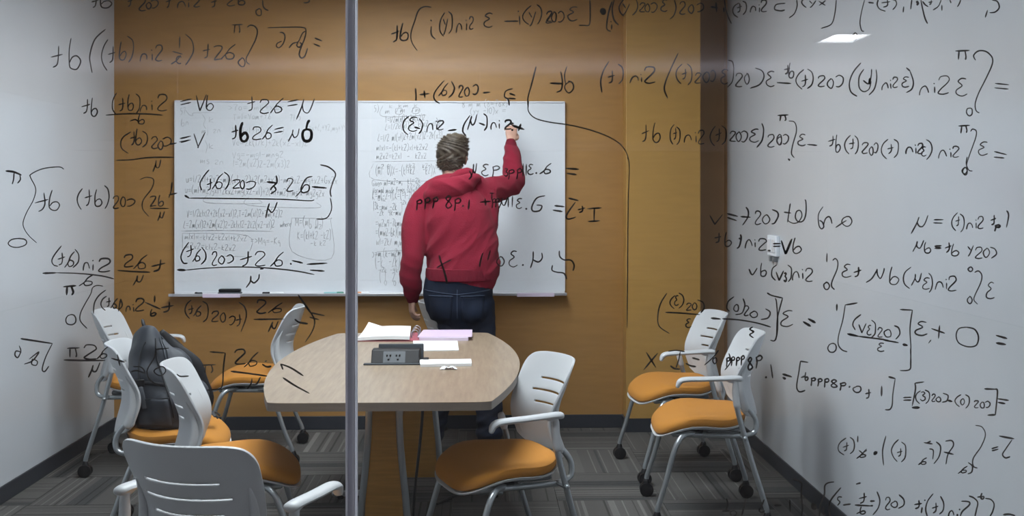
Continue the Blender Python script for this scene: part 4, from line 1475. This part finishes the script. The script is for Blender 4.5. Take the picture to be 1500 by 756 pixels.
def make_chair(arms):
    AY = .258
    root = empty('conference_chair', (0, 0, 0))
    make_back(root)
    sd = seat_disc(1.0, [(.001, -.002), (.88, -.002), (.965, .004), (.995, .014), (1.0, .024), (.985, .036), (.93, .044), (.75, .048), (.4, .048), (.001, .048)], M['seat'], 'seat_cushion', root)
    seat_disc(1.012, [(.001, -.014), (.80, -.014), (.93, -.009), (.99, -.003), (1.0, .003), (.985, .004), (.94, -.002), (.001, -.0025)], M['shell'], 'seat_shell', root)
    MB().box(-.17, .12, -.15, .15, .398, .425).build('under_seat_box', M['grey_plastic'], root, bevel=.012)
    for s in (-1, 1):
        # frame rail that turns up into the backrest
        MB().tube([(.13, s * .185, .402), (-.10, s * .19, .398), (-.180, s * .185, .398), (-.228, s * .178, .415), (-.232, s * .170, .47), tuple(back_pt(s * .93, .12) + Vector((-.018, 0, 0)))], .0115, 10, smooth=6, side=(0, 1, 0)).build('frame_rail', M['tube'], root)
        b0 = back_pt(s * .93, .06); b1 = back_pt(s * .93, .3); b2 = back_pt(s * .90, .52); b3 = back_pt(s * .86, .68)
        MB().tube([b0 + Vector((-.018, 0, 0)), b1 + Vector((-.016, 0, 0)), b2 + Vector((-.010, 0, 0)), b3 + Vector((-.002, 0, 0))], [.016, .015, .012, .005], 10, smooth=5, side=(0, 1, 0), r2=[.020, .017, .012, .005]).build('back_sleeve', M['shell'], root)
        fl_ = MB().tube([(.02, s * .17, .402), (.07, s * .205, .408), (.105, s * .236, .395), (.135, s * .25, .34), (.175, s * .262, .20), (.205, s * .268, .105), (.21, s * .268, .075)], .0118, 10, smooth=5, side=(1, 0, 0)).build('front_leg', M['tube'], root)
        caster(.21, s * .268, fl_)
        MB().box(.0, .05, s * .17 - .02, s * .17 + .02, .39, .42).build('leg_bracket', M['black_plastic'], root, bevel=.004)
        if arms:
            rl = MB().tube([(-.132, s * AY, .555), (-.145, s * AY, .50), (-.198, s * AY, .31), (-.258, s * AY, .12), (-.268, s * AY, .075)], .0118, 10, smooth=4, side=(1, 0, 0)).build('rear_leg', M['tube'], root)
            MB().tube([(-.17, s * .185, .40), (-.17, s * .235, .402), (-.17, s * .272, .405)], .010, 8, smooth=3).build('cross_link', M['tube'], root)
            if not (arms is True or s == 1):
                MB().tube([(-.128, s * AY, .565), (-.140, s * AY, .52)], [.015, .0155], 12).build('arm_collar', M['shell'], rl); caster(-.268, s * AY, rl); continue
            am = MB().tube([(.120, s * AY, .628), (.110, s * AY, .648), (.08, s * AY, .657), (-.02, s * AY, .660), (-.12, s * AY, .664), (-.150, s * AY, .662)], [.015, .020, .023, .024, .023, .020], 14, smooth=5, side=(0, 1, 0), r2=[.009, .012, .012, .011, .012, .013]).build('armrest', M['shell'], root)
            MB().tube([(-.10, s * AY, .655), (-.128, s * AY, .648), (-.130, s * AY, .60), (-.137, s * AY, .545)], [.010, .013, .016, .016], 12, smooth=4, side=(0, 1, 0)).build('arm_collar', M['shell'], am)
        else:
            rl = MB().tube([(-.05, s * .17, .402), (-.10, s * .21, .408), (-.14, s * .25, .395), (-.170, s * .262, .34), (-.225, s * .268, .18), (-.260, s * .27, .10), (-.265, s * .27, .075)], .0118, 10, smooth=5, side=(1, 0, 0)).build('rear_leg', M['tube'], root)
        caster(-.268, s * (AY if arms else .27), rl)
    MB().tube([(-.02, -.19, .398), (-.02, .19, .398)], .010, 8).build('cross_bar', M['tube'], root)
    return root
CH_A = make_chair(True); CH_B = make_chair(False); CH_L = make_chair('left'); index_children()
used = {True: False, False: False, 'left': False}
CHS = [
 # x, y, heading deg, arms, label
 (-.68, 2.95, 71, True, 'white-backed chair nearest the glass, seen from behind, with a slotted grey backrest'),
 (-.89, 4.04, 10, False, 'chair at the near left of the table with its orange seat pushed under the tabletop'),
 (-1.29, 4.60, 9, False, 'chair holding the black backpack on its orange seat'),
 (-1.79, 5.82, 3, True, 'chair in the far left corner beside the left wall, behind the backpack chair'),
 (-1.29, 5.98, 184, False, 'chair facing left between the far left side of the table and the back wall'),
 (-.06, 6.27, 2, False, 'chair standing between the standing person and the back wall'),
 (.06, 4.02, 201, 'left', 'orange-seated armchair at the near right of the table facing left'),
 (1.01, 5.60, 186, 'left', 'armchair nearer the pillar, behind the other chair by the right wall'),
 (1.0, 4.84, 176, 'left', 'armchair by the right wall standing in front of the other armchair'),
]
chairs = []
for (x, y, a, arms, lab) in CHS:
    src = {True: CH_A, False: CH_B, 'left': CH_L}[arms]
    if not used[arms]: o = src; used[arms] = True
    else: o = copy_tree(src)
    o.location = (x, y, 0); o.rotation_euler.z = math.radians(a)
    tag(o, lab, 'chair', 'conference chairs with orange seats'); chairs.append(o)
# ------------------------------------------------------------------ backpack on the second chair's seat
def bake(mb, vox, m, name, parent, smooth_it=6, disp=None, factor=.5):
    me = mb.mesh(name + '_src'); o = bpy.data.objects.new('tmp', me); COL.objects.link(o)
    bm = bmesh.new(); bm.from_mesh(me); bmesh.ops.recalc_face_normals(bm, faces=bm.faces); bm.to_mesh(me); bm.free()
    q = o.modifiers.new('r', 'REMESH'); q.mode = 'VOXEL'; q.voxel_size = vox
    q2 = o.modifiers.new('s', 'SMOOTH'); q2.iterations = smooth_it; q2.factor = factor
    dg = bpy.context.evaluated_depsgraph_get()
    nm = bpy.data.meshes.new_from_object(o.evaluated_get(dg), depsgraph=dg)
    bpy.data.objects.remove(o); bpy.data.meshes.remove(me)
    nm.name = name; nm.materials.clear(); nm.materials.append(m)
    if disp:
        n = len(nm.vertices); co = np.empty(n * 3); no = np.empty(n * 3)
        nm.vertices.foreach_get('co', co); nm.vertex_normals.foreach_get('vector', no)
        co = co.reshape(-1, 3); no = no.reshape(-1, 3)
        co = co + no * disp(co, no)[:, None]
        nm.vertices.foreach_set('co', co.ravel()); nm.update()
    nm.polygons.foreach_set('use_smooth', [True] * len(nm.polygons))
    ob = bpy.data.objects.new(name, nm); COL.objects.link(ob); ob.parent = parent
    return ob
bp = empty('backpack', (-1.35, 4.60, .488), math.radians(16)); tag(bp, 'black backpack slumped on an orange seat against the chair back', 'backpack')
def packring(z):
    t = z / .47
    dome = (1 - max(0, t - .38) ** 2 / .40) ** .5 if t < 1 else .2
    l = np.interp(t, [0, .1, .45, .75, .9, 1], [-.125, -.15, -.165, -.145, -.12, -.085]); r = np.interp(t, [0, .1, .45, .75, .9, 1], [.155, .17, .10, .025, -.015, -.055])
    hx = (r - l) / 2; cx = (r + l) / 2; hy = .165 * (1 - .10 * t) * (.35 + .65 * dome)
    R = []
    for k in range(28):
        th = 2 * math.pi * k / 28; c, s_ = math.cos(th), math.sin(th); e = .8
        R.append((cx + hx * math.copysign(abs(c) ** e, c), hy * math.copysign(abs(s_) ** e, s_), z))
    return R
mb = MB(); mb.loft([packring(z) for z in (.0, .015, .04, .08, .12, .18, .24, .30, .35, .39, .425, .45, .465)])
# front pocket and side pocket swellings
mb.ell((.10, 0, .11), (.085, .125, .10)); mb.ell((.0, -.145, .09), (.07, .045, .085)); mb.ell((.03, -.01, .25), (.08, .12, .11))
def pdisp(co, no):
    x, y, z = co.T
    f = .006 * np.sin(26 * z + 14 * x + 2 * np.sin(9 * y)) + .005 * np.sin(40 * x - 18 * z + 11 * y) + .004 * np.sin(55 * z + 30 * y + 9 * x)
    return f * np.clip(z * 12, 0, 1)
for i_, v_ in enumerate(mb.v): mb.v[i_] = (v_[0], v_[1], v_[2] * .88)
bake(mb, .007, M['pack'], 'main_bag', bp, 6, pdisp)
MB().tube([(-.085, -.025, .395), (-.095, -.02, .430), (-.095, .02, .430), (-.085, .025, .395)], .006, 8, smooth=5, r2=.010).build('haul_loop', M['pack_dark'], bp)
def pstrip(name, pts, w, th, m):
    return MB().tube(pts, w, 8, smooth=6, side=(0, 1, 0), r2=th).build(name, m, bp)
bag = next(c for c in bp.children if c.name.startswith('main_bag')); bag_bv = BVHTree.FromPolygons([v.co for v in bag.data.vertices], [tuple(p.vertices) for p in bag.data.polygons])
def on_bag(ang, z, off=.003):
    a = math.radians(ang); d = Vector((math.cos(a), math.sin(a), 0)); c = Vector((-.01 - .20 * z, 0, z))
    h = bag_bv.ray_cast(c + d * .6, -d)
    return (h[0] if h[0] else c + d * .05) + d * off
def patch(name, a0, a1, z0, z1, m, off=.004, th=.006, na=10, nz=12, taper=0):
    P = []
    for i in range(na + 1):
        P.append([on_bag((a0 + a1) / 2 + (a1 - a0) * (i / na - .5) * (1 - taper * (j / nz) ** 2), z0 + (z1 - z0) * j / nz, off) for j in range(nz + 1)])
    return MB().quadgrid(P).build(name, m, bp, solid=th)
def line(name, pts, r, m, off=.003, r2=None, side=None):
    return MB().tube([on_bag(a, z, off) for a, z in pts], r, 8, smooth=4, r2=r2, side=side).build(name, m, bp)
patch('front_pocket', 292, 348, .03, .17, M['pack'], .006, .012)
line('zip', [(292, .172), (306, .178), (320, .18), (335, .178), (348, .172)], .0035, M['pack_dark'], .014)
patch('upper_panel', 300, 335, .20, .36, M['pack_light'], .003, .005, taper=.5)
line('zip', [(286, .05), (285, .12), (285, .2), (284, .28), (286, .33), (292, .37)], .004, M['pack_dark'])
line('zip', [(250, .06), (248, .14), (250, .22), (255, .30), (270, .36)], .0035, M['pack_dark'])
patch('side_pocket', 232, 282, .015, .13, M['pack'], .006, .008)
line('pocket_hem', [(230, .132), (245, .128), (260, .128), (283, .134)], .004, M['pack_dark'], .008)
line('piping', [(298, .19), (298, .26), (300, .33), (306, .37)], .003, M['pack_light'])
line('piping', [(338, .19), (336, .26), (330, .33), (320, .37)], .003, M['pack_light'])
line('shoulder_strap', [(330, .385), (345, .33), (352, .25), (356, .17), (0, .09), (4, .03)], [.016, .022, .024, .020, .014, .009], M['pack_dark'], .010, r2=[.006] * 6)
line('shoulder_strap', [(20, .38), (22, .30), (20, .2), (16, .1), (12, .03)], [.016, .022, .024, .016, .010], M['pack_dark'], .010, r2=[.006] * 5)
line('side_strap', [(215, .19), (235, .195), (255, .195), (275, .188), (290, .18)], .008, M['pack_dark'], .004, r2=.002)
q = on_bag(250, .195, .012); MB().box(q.x - .02, q.x + .02, q.y - .005, q.y + .006, q.z - .016, q.z + .016).build('buckle', M['black_plastic'], bp, bevel=.004)
line('strap_tail', [(251, .18), (252, .14), (250, .09)], .009, M['pack_light'], .016, r2=.002)
q = on_bag(340, .03, .01)
for k_, (dx, dy) in enumerate(((.04, -.02), (.05, .01), (.03, -.045))):
    MB().tube([q, q + Vector((dx * .5, dy * .6, .012)), q + Vector((dx, dy, -.012 + .006 * k_))], .004, 8, smooth=4, r2=.009).build('strap_tail', M['pack_dark'], bp)
# ------------------------------------------------------------------ the person at the board
PX, PY = -.105, 5.86
pr = empty('person', (PX, PY, 0)); tag(pr, 'person in a dark red hoodie and jeans writing on the board, right arm raised', 'person')
def L(px, py, Y): v = on_y(px, py, Y); return Vector((v.x - PX, v.y - PY, v.z))
def Z(x, y, z): return Vector((x, y, z))
# joints
shR = L(702, 285, 5.98); elR = L(753, 268, 6.20); wrR = L(748, 207, 6.37); haR = L(750, 184, 6.40)
shL = L(620, 296, 5.92); elL = L(605, 372, 5.83); wrL = L(604, 434, 5.93); 
hipc = L(670, 432, 5.86); neck = L(662, 262, 6.00); head = L(663, 229, 6.03)
hipR = L(695, 445, 5.86); hipL = L(646, 445, 5.86)
kneeR = L(712, 545, 5.86); ankR = L(718, 638, 5.80)
kneeL = L(652, 545, 5.80); ankL = L(624, 655, 5.74)
ankR.z = .10; ankL.z = .10
def arm(mb, s, e, w, k=1.0, up=.0):
    mb.tube([s, s.lerp(e, .5), e, e.lerp(w, .5), w], [.050 * k, .046 * k, .040 * k, .036 * k, .026 * k], 16, smooth=4)
def hand(mb, w, d, n, curl, spread=1.0, thumb=1, sc=1.0):
    # w wrist, d direction towards the knuckles, n direction of the palm; thumb side = thumb * (d x n)
    d = d.normalized(); n = (n - d * n.dot(d)).normalized(); sd = d.cross(n) * thumb
    kn = w + d * .085 * sc
    mb.tube([w - d * .02, w + d * .02 * sc, w + d * .05 * sc, kn], [.026 * sc, .030 * sc, .040 * sc, .040 * sc], 14, side=sd, r2=[.020 * sc, .018 * sc, .016 * sc, .013 * sc])
    Ls = [.072, .080, .074, .058]
    for i in range(4):
        off = (1.5 - i) * .0195 * sc
        p = kn + sd * off - d * .008 * abs(i - 1) * sc; a = curl[i]; pts = [p - d * .012]; q = p; ang = a * .35
        for seg, f in enumerate((.42, .33, .25)):
            dd = d * math.cos(ang) + n * math.sin(ang) + sd * (1.5 - i) * .05 * spread
            pts.append(q); q = q + dd * Ls[i] * f * sc; ang += a
        pts.append(q)
        mb.tube(pts, [.0095 * sc, .0095 * sc, .0088 * sc, .0082 * sc, .0068 * sc], 10, smooth=3)
    t0 = w + d * .022 * sc + sd * .024 * sc
    mb.tube([w + d * .01 * sc + sd * .01 * sc, t0, t0 + (d * .6 + sd * .65 + n * .35).normalized() * .032 * sc, t0 + (d * .85 + sd * .42 + n * .5).normalized() * .062 * sc, t0 + (d * .98 + sd * .22 + n * .55).normalized() * .082 * sc], [.014 * sc, .015 * sc, .0115 * sc, .0105 * sc, .008 * sc], 10, smooth=3)
# body: one continuous skin surface
mb = MB()
mb.tube([hipc + Z(0, 0, -.06), hipc + Z(0, .0, .06), L(674, 380, 5.87), L(668, 330, 5.90), L(664, 290, 5.95), neck + Z(0, -.01, -.03)], [.135, .14, .145, .165, .165, .07], 20, smooth=4, side=(1, 0, 0), r2=[.105, .10, .10, .11, .095, .06])
mb.tube([neck + Z(0, -.01, -.08), neck, head + Z(0, -.01, -.04)], [.062, .056, .056], 16)
hr = Matrix.Rotation(math.radians(-14), 3, 'Z') @ Matrix.Rotation(math.radians(10), 3, 'Y') @ Matrix.Rotation(math.radians(14), 3, 'X')
hv = lambda x, y, z: head + hr @ Vector((x, y, z))
mb.ell(hv(0, -.005, .02), (.076, .094, .098), 20, 14, hr)
mb.ell(hv(0, .030, -.045), (.058, .062, .068), 16, 12, hr)     # jaw and face
mb.tube([hv(0, .085, .015), hv(0, .105, -.012), hv(0, .112, -.026)], [.009, .012, .014], 10)   # nose
mb.ell(hv(0, .083, -.055), (.022, .012, .007), 10, 8, hr); mb.ell(hv(0, .080, -.066), (.019, .012, .006), 10, 8, hr)   # lips
mb.ell(hv(0, .074, -.095), (.022, .018, .016), 10, 8, hr)
for s in (-1, 1):
    mb.ell(hv(s * .034, .078, .008), (.018, .012, .008), 10, 8, hr); mb.ell(hv(s * .034, .080, .028), (.024, .010, .007), 10, 8, hr)
    mb.ell(hv(s * .079, -.002, -.006), (.009, .017, .030), 12, 10, hr @ Matrix.Rotation(math.radians(12), 3, 'X')); mb.tube([hv(s * .080, -.010, .020), hv(s * .088, -.018, .008), hv(s * .086, -.016, -.016), hv(s * .080, -.004, -.032)], .0065, 8, smooth=3)
arm(mb, shL, elL, wrL); arm(mb, shR, elR, wrR)
mb.tube([shL + Z(.02, 0, 0), neck + Z(0, 0, -.07), shR + Z(-.02, 0, 0)], [.052, .07, .052], 14, smooth=4)
hand(mb, wrL, Z(-.05, .10, -1), Z(1, .35, .1), [.62, .66, .70, .74], thumb=-1, sc=1.0)
hand(mb, wrR, (haR - wrR) + Z(0, .02, 0), Z(-.25, 1, -.1), [.65, .7, .75, .8], thumb=-1, sc=.96)
mb.tube([hipR, L(703, 490, 5.87), kneeR, ankR], [.075, .06, .05, .038], 16, smooth=4); mb.tube([hipL + Z(.02, 0, 0), L(659, 490, 5.85), kneeL, ankL], [.07, .052, .048, .038], 16, smooth=4)
for a_, dx in ((ankR, .03), (ankL, -.06)): mb.tube([a_, a_ + Z(dx * .3, .03, -.05), a_ + Z(dx, .15, -.075)], [.038, .04, .022], 12, smooth=3)
body = bake(mb, .0045, M['skin'], 'body', pr, 3)
# hoodie
mb = MB()
mb.tube([L(677, 412, 5.87), L(678, 390, 5.88), L(675, 350, 5.89), L(670, 318, 5.90), L(664, 292, 5.93), L(662, 275, 5.96)], [.192, .200, .202, .196, .165, .10], 28, smooth=5, side=(1, 0, 0), r2=[.150, .155, .150, .150, .130, .085])
mb.tube([shL + Z(.05, 0, .01), shL, L(607, 330, 5.87), elL, L(601, 400, 5.85), L(604, 424, 5.90), wrL + Z(0, 0, .02)], [.075, .078, .074, .064, .060, .054, .040], 18, smooth=5)
mb.tube([shR + Z(-.07, -.01, -.03), shR, shR.lerp(elR, .5), elR, elR.lerp(wrR, .25), elR.lerp(wrR, .7), wrR + Z(0, 0, -.035)], [.095, .088, .078, .066, .062, .050, .036], 18, smooth=5)
mb.tube([shL + Z(.0, 0, 0), L(645, 278, 5.95), L(690, 275, 5.97), shR], [.075, .085, .09, .08], 18, smooth=4)
mb.tube([shR + Z(.02, 0, -.02), L(712, 320, 5.93), L(708, 350, 5.90)], [.085, .075, .06], 14, smooth=4)
from mathutils import noise as NZ
def ridge(p): return 1 - abs(NZ.noise(p)) * 2.2
def fold(co, no):
    d = np.zeros(len(co))
    for i_, (x, y, z) in enumerate(co):
        if x < -.185 + .0 * z:          # hanging sleeve: creases run across it, bunching at the wrist
            k = min(1, max(.25, (1.22 - z) / .25))
            d[i_] = .010 * k * ridge(Vector((x * 5 + z * 3, y * 5, z * 17 + x * 8)))
        elif x > .19 and z > 1.3:        # raised sleeve
            d[i_] = .008 * ridge(Vector((x * 9 - z * 3, y * 6 + 3, z * 13 + x * 9)))
        else:
            al = (x + .2) * .62 + (z - 1.0) * .78; ac = -(x + .2) * .78 + (z - 1.0) * .62   # folds fan from the left waist
            lo = min(1, max(.15, (1.40 - z) / .25)) * min(1, max(0, (z - .985) / .05))
            d[i_] = .014 * lo * ridge(Vector((al * 2.4, ac * 11 + 5, y * 1.5))) + .004 * lo * ridge(Vector((al * 6, ac * 26, y * 4)))
    return d - .004
hd = bake(mb, .0075, M['hoodie'], 'hoodie', pr, 5, fold)
# hem band, cuffs, hood
def ribband(name, c, rx, ry, z0, z1, parent, tilt=0):
    n = 72; rings = []
    for (z, k) in ((z0, .97), (z0 + .004, 1.0), ((z0 + z1) / 2, 1.015), (z1 - .004, 1.0), (z1, .95)):
        rings.append([(c.x + rx * k * (1 + .006 * (i % 2)) * math.cos(2 * math.pi * i / n), c.y + ry * k * (1 + .006 * (i % 2)) * math.sin(2 * math.pi * i / n), z + tilt * math.cos(2 * math.pi * i / n)) for i in range(n)])
    return MB().loft(rings).build(name, M['hoodie_rib'], parent)
hemc = L(675, 411, 5.86)
ribband('hem_band', hemc, .192, .148, L(0, 415, 5.72).z, L(0, 396, 5.72).z, hd)
MB().tube([L(603.5, 421, 5.92), L(604, 429, 5.93), L(604.5, 437, 5.93)], [.043, .040, .036], 24, smooth=3).build('cuff', M['hoodie_rib'], hd)
MB().tube([wrR.lerp(elR, .30), wrR.lerp(elR, .18), wrR.lerp(elR, .06)], [.042, .038, .034], 24, smooth=3).build('cuff', M['hoodie_rib'], hd)
mb = MB()
# hood lies bunched round the neck: a thick collar rising to the right plus the drooping pouch at the back
cx, cy = neck.x, neck.y
cp = []
for i in range(13):
    th = math.radians(-200 + i * 220 / 12 + 0)
    cp.append(Z(cx + .004 + .084 * math.cos(th), cy + .012 + .080 * math.sin(th), neck.z - .010 + .016 * math.cos(th)))
mb.tube(cp, [.024] + [.032] * 11 + [.024], 12, smooth=3)
mb.tube([L(632, 288, 5.86), L(640, 277, 5.84), L(662, 276, 5.82), L(684, 268, 5.85), L(697, 262, 5.9)], [.042, .055, .060, .050, .030], 16, smooth=5, side=(0, 0, 1), r2=[.045, .050, .050, .045, .03])
mb.tube([L(636, 293, 5.87), L(660, 290, 5.84), L(684, 281, 5.86)], [.036, .045, .036], 14, smooth=5)
mb.tube([L(668, 262, 5.90), L(684, 254, 5.93), L(694, 262, 5.95)], [.034, .036, .03], 12, smooth=4)
def hfold(co, no):
    x, y, z = co.T
    return np.array([.007 * ridge(Vector((p[0] * 5, p[1] * 4, (p[2] + .35 * p[0]) * 17))) for p in co]) - .002
bake(mb, .006, M['hoodie'], 'hood', hd, 5, hfold)
# jeans
mb = MB()
mb.tube([L(678, 466, 5.86), L(674, 452, 5.86), L(671, 430, 5.86), L(673, 405, 5.86)], [.12, .180, .195, .185], 24, smooth=4, side=(1, 0, 0), r2=[.11, .135, .138, .13])
mb.tube([hipR + Z(.01, 0, .0), L(701, 480, 5.86), L(706, 520, 5.88), kneeR, L(716, 590, 5.85), L(718, 640, 5.80)], [.105, .090, .082, .072, .070, .070], 20, smooth=5)
mb.tube([hipL + Z(.01, 0, .0), L(661, 478, 5.85), L(660, 515, 5.82), kneeL, L(640, 600, 5.77), L(627, 655, 5.74)], [.088, .068, .066, .064, .064, .064], 20, smooth=5)
mb.ell(hipR + Z(-.01, -.035, -.03), (.095, .105, .10)); mb.ell(hipL + Z(.02, -.03, -.0), (.085, .10, .085))
def jfold(co, no):
    x, y, z = co.T
    return np.array([.007 * min(1, max(0, (.86 - p[2]) / .1)) * ridge(Vector((p[0] * 6, p[1] * 5, p[2] * 15 - p[0] * 8))) for p in co]) + .006 * np.sin(z * 90) * np.clip((.28 - z) / .1, 0, 1)
jn = bake(mb, .008, M['jeans'], 'jeans', pr, 5, jfold)
dg = bpy.context.evaluated_depsgraph_get()
bv = BVHTree.FromPolygons([v.co for v in jn.data.vertices], [tuple(p.vertices) for p in jn.data.polygons])
def projstrip(name, rows, m, off=.003, d=Vector((0, 1, 0))):
    P = []
    for r in rows:
        R = []
        for p in r:
            h = bv.ray_cast(Vector((p[0], -1, p[1])), d)
            R.append((p[0], (h[0].y if h[0] else -.1) - off, p[1]))
        P.append(R)
    return MB().quadgrid(P).build(name, m, jn, solid=.003)
zt, zb = hipc.z + .005, hipc.z - .13
for s, cx in ((-1, hipc.x - .088), (1, hipc.x + .085)):
    projstrip('back_pocket', [[(cx + (u - .5) * .13 * (1 - .12 * v), zt - v * (zt - zb) - (.02 if abs(u - .5) < .2 and v > .9 else 0)) for v in [j / 8 for j in range(9)]] for u in [i / 8 for i in range(9)]], M['jeans'])
    projstrip('pocket_seam', [[(cx + (u - .5) * .132, zt + .003 - k * .005) for k in (0, 1)] for u in [i / 8 for i in range(9)]], M['seam'], .0062)
projstrip('yoke_seam', [[(hipc.x - .18 + .36 * i / 20, hipc.z + .035 - .02 * (1 - abs(i - 10) / 10) - k * .004) for k in (0, 1)] for i in range(21)], M['seam'], .001)
projstrip('centre_seam', [[(hipc.x + k * .004, hipc.z + .04 - .16 * i / 14) for k in (0, 1)] for i in range(15)], M['seam'], .001)
# hair
mb = MB()
mb.ell(hv(0, -.012, .030), (.088, .104, .100), 24, 16, hr)
mb.ell(hv(0, -.055, -.022), (.072, .052, .066), 18, 12, hr)
mb.ell(hv(0, .060, .085), (.066, .050, .036), 16, 12, hr)
def hairf(co, no):
    x, y, z = co.T
    return .0035 * np.sin(x * 130 + 20 * np.sin(z * 25)) + .003 * np.sin(z * 110 + y * 70 + x * 40)
hh = bake(mb, .005, M['hair'], 'hair', pr, 2, hairf)
rng = random.Random(4); tv = MB(); crown = hv(-.022, -.060, .085)
me = hh.data; polys = list(me.polygons)
inv = hr.inverted()
for k in range(9000):
    p = polys[rng.randrange(len(polys))]; c = p.center.copy(); n = p.normal.copy()
    l = inv @ (c - head)
    if l.y > .055 and l.z < .05: continue
    if l.z < -.075: continue
    t = c - crown; t = t - n * t.dot(n)
    if t.length < 1e-4: continue
    t.normalize(); sw = n.cross(t); dirn = (t * .9 + sw * .45 + n * .05 + Vector((rng.uniform(-.12, .12), rng.uniform(-.12, .12), rng.uniform(-.12, .08)))).normalized()
    b = dirn.cross(n).normalized() * .0007; ln = rng.uniform(.012, .022)
    a0 = c + n * .0005; a1 = a0 + dirn * ln * .6 + n * .002; a2 = a0 + dirn * ln - n * .0015
    i = len(tv.v); tv.v += [tuple(a0 - b), tuple(a0 + b), tuple(a1 + b * .8), tuple(a1 - b * .8), tuple(a2)]
    tv.f += [(i, i + 1, i + 2, i + 3), (i + 3, i + 2, i + 4)]
tuft = tv.build('hair_strands', M['hair_light'], hh, smooth=False, fix=False); tag(tuft, kind='stuff')
# shoes
for a_, dx, sgn in ((ankR, .02, 1), (ankL, -.09, -1)):
    f = Z(dx, .15, 0).normalized(); sd = Z(f.y, -f.x, 0)
    base = Z(a_.x, a_.y, 0)
    sb = MB().tube([base - f * .045 + Z(0, 0, .055), base + f * .02 + Z(0, 0, .06), base + f * .10 + Z(0, 0, .05), base + f * .19 + Z(0, 0, .036)], [.040, .044, .048, .034], 18, smooth=4, side=tuple(sd), r2=[.036, .042, .034, .022])
    sb.tube([base + Z(0, 0, .06), base + Z(0, 0, .10)], [.040, .042], 16)
    sh = bake(sb, .006, M['shoe'], 'shoe', pr, 3)
    MB().tube([base - f * .05 + Z(0, 0, .011), base + f * .05 + Z(0, 0, .011), base + f * .12 + Z(0, 0, .011), base + f * .20 + Z(0, 0, .011)], [.038, .038, .047, .034], 18, smooth=4, side=tuple(sd), r2=[.011] * 4).build('sole', M['sole'], sh)
# pen in the raised hand
tip = on_y(751, 181, BY - .003); tl = tip - Vector((PX, PY, 0)); st = haR + Z(-.01, -.005, .01)
pen = empty('marker_pen', tip); tag(pen, 'dark marker held in the raised hand against the whiteboard', 'marker')
dv = (st - tl); dv = dv.normalized() * .135
MB().tube([dv * .10, dv * .97], .0078, 10).build('barrel', M['box_grey'], pen)
MB().tube([Vector((0, 0, 0)) + dv * .01, dv * .10], [.0025, .006], 8).build('nib', M['black_plastic'], pen)
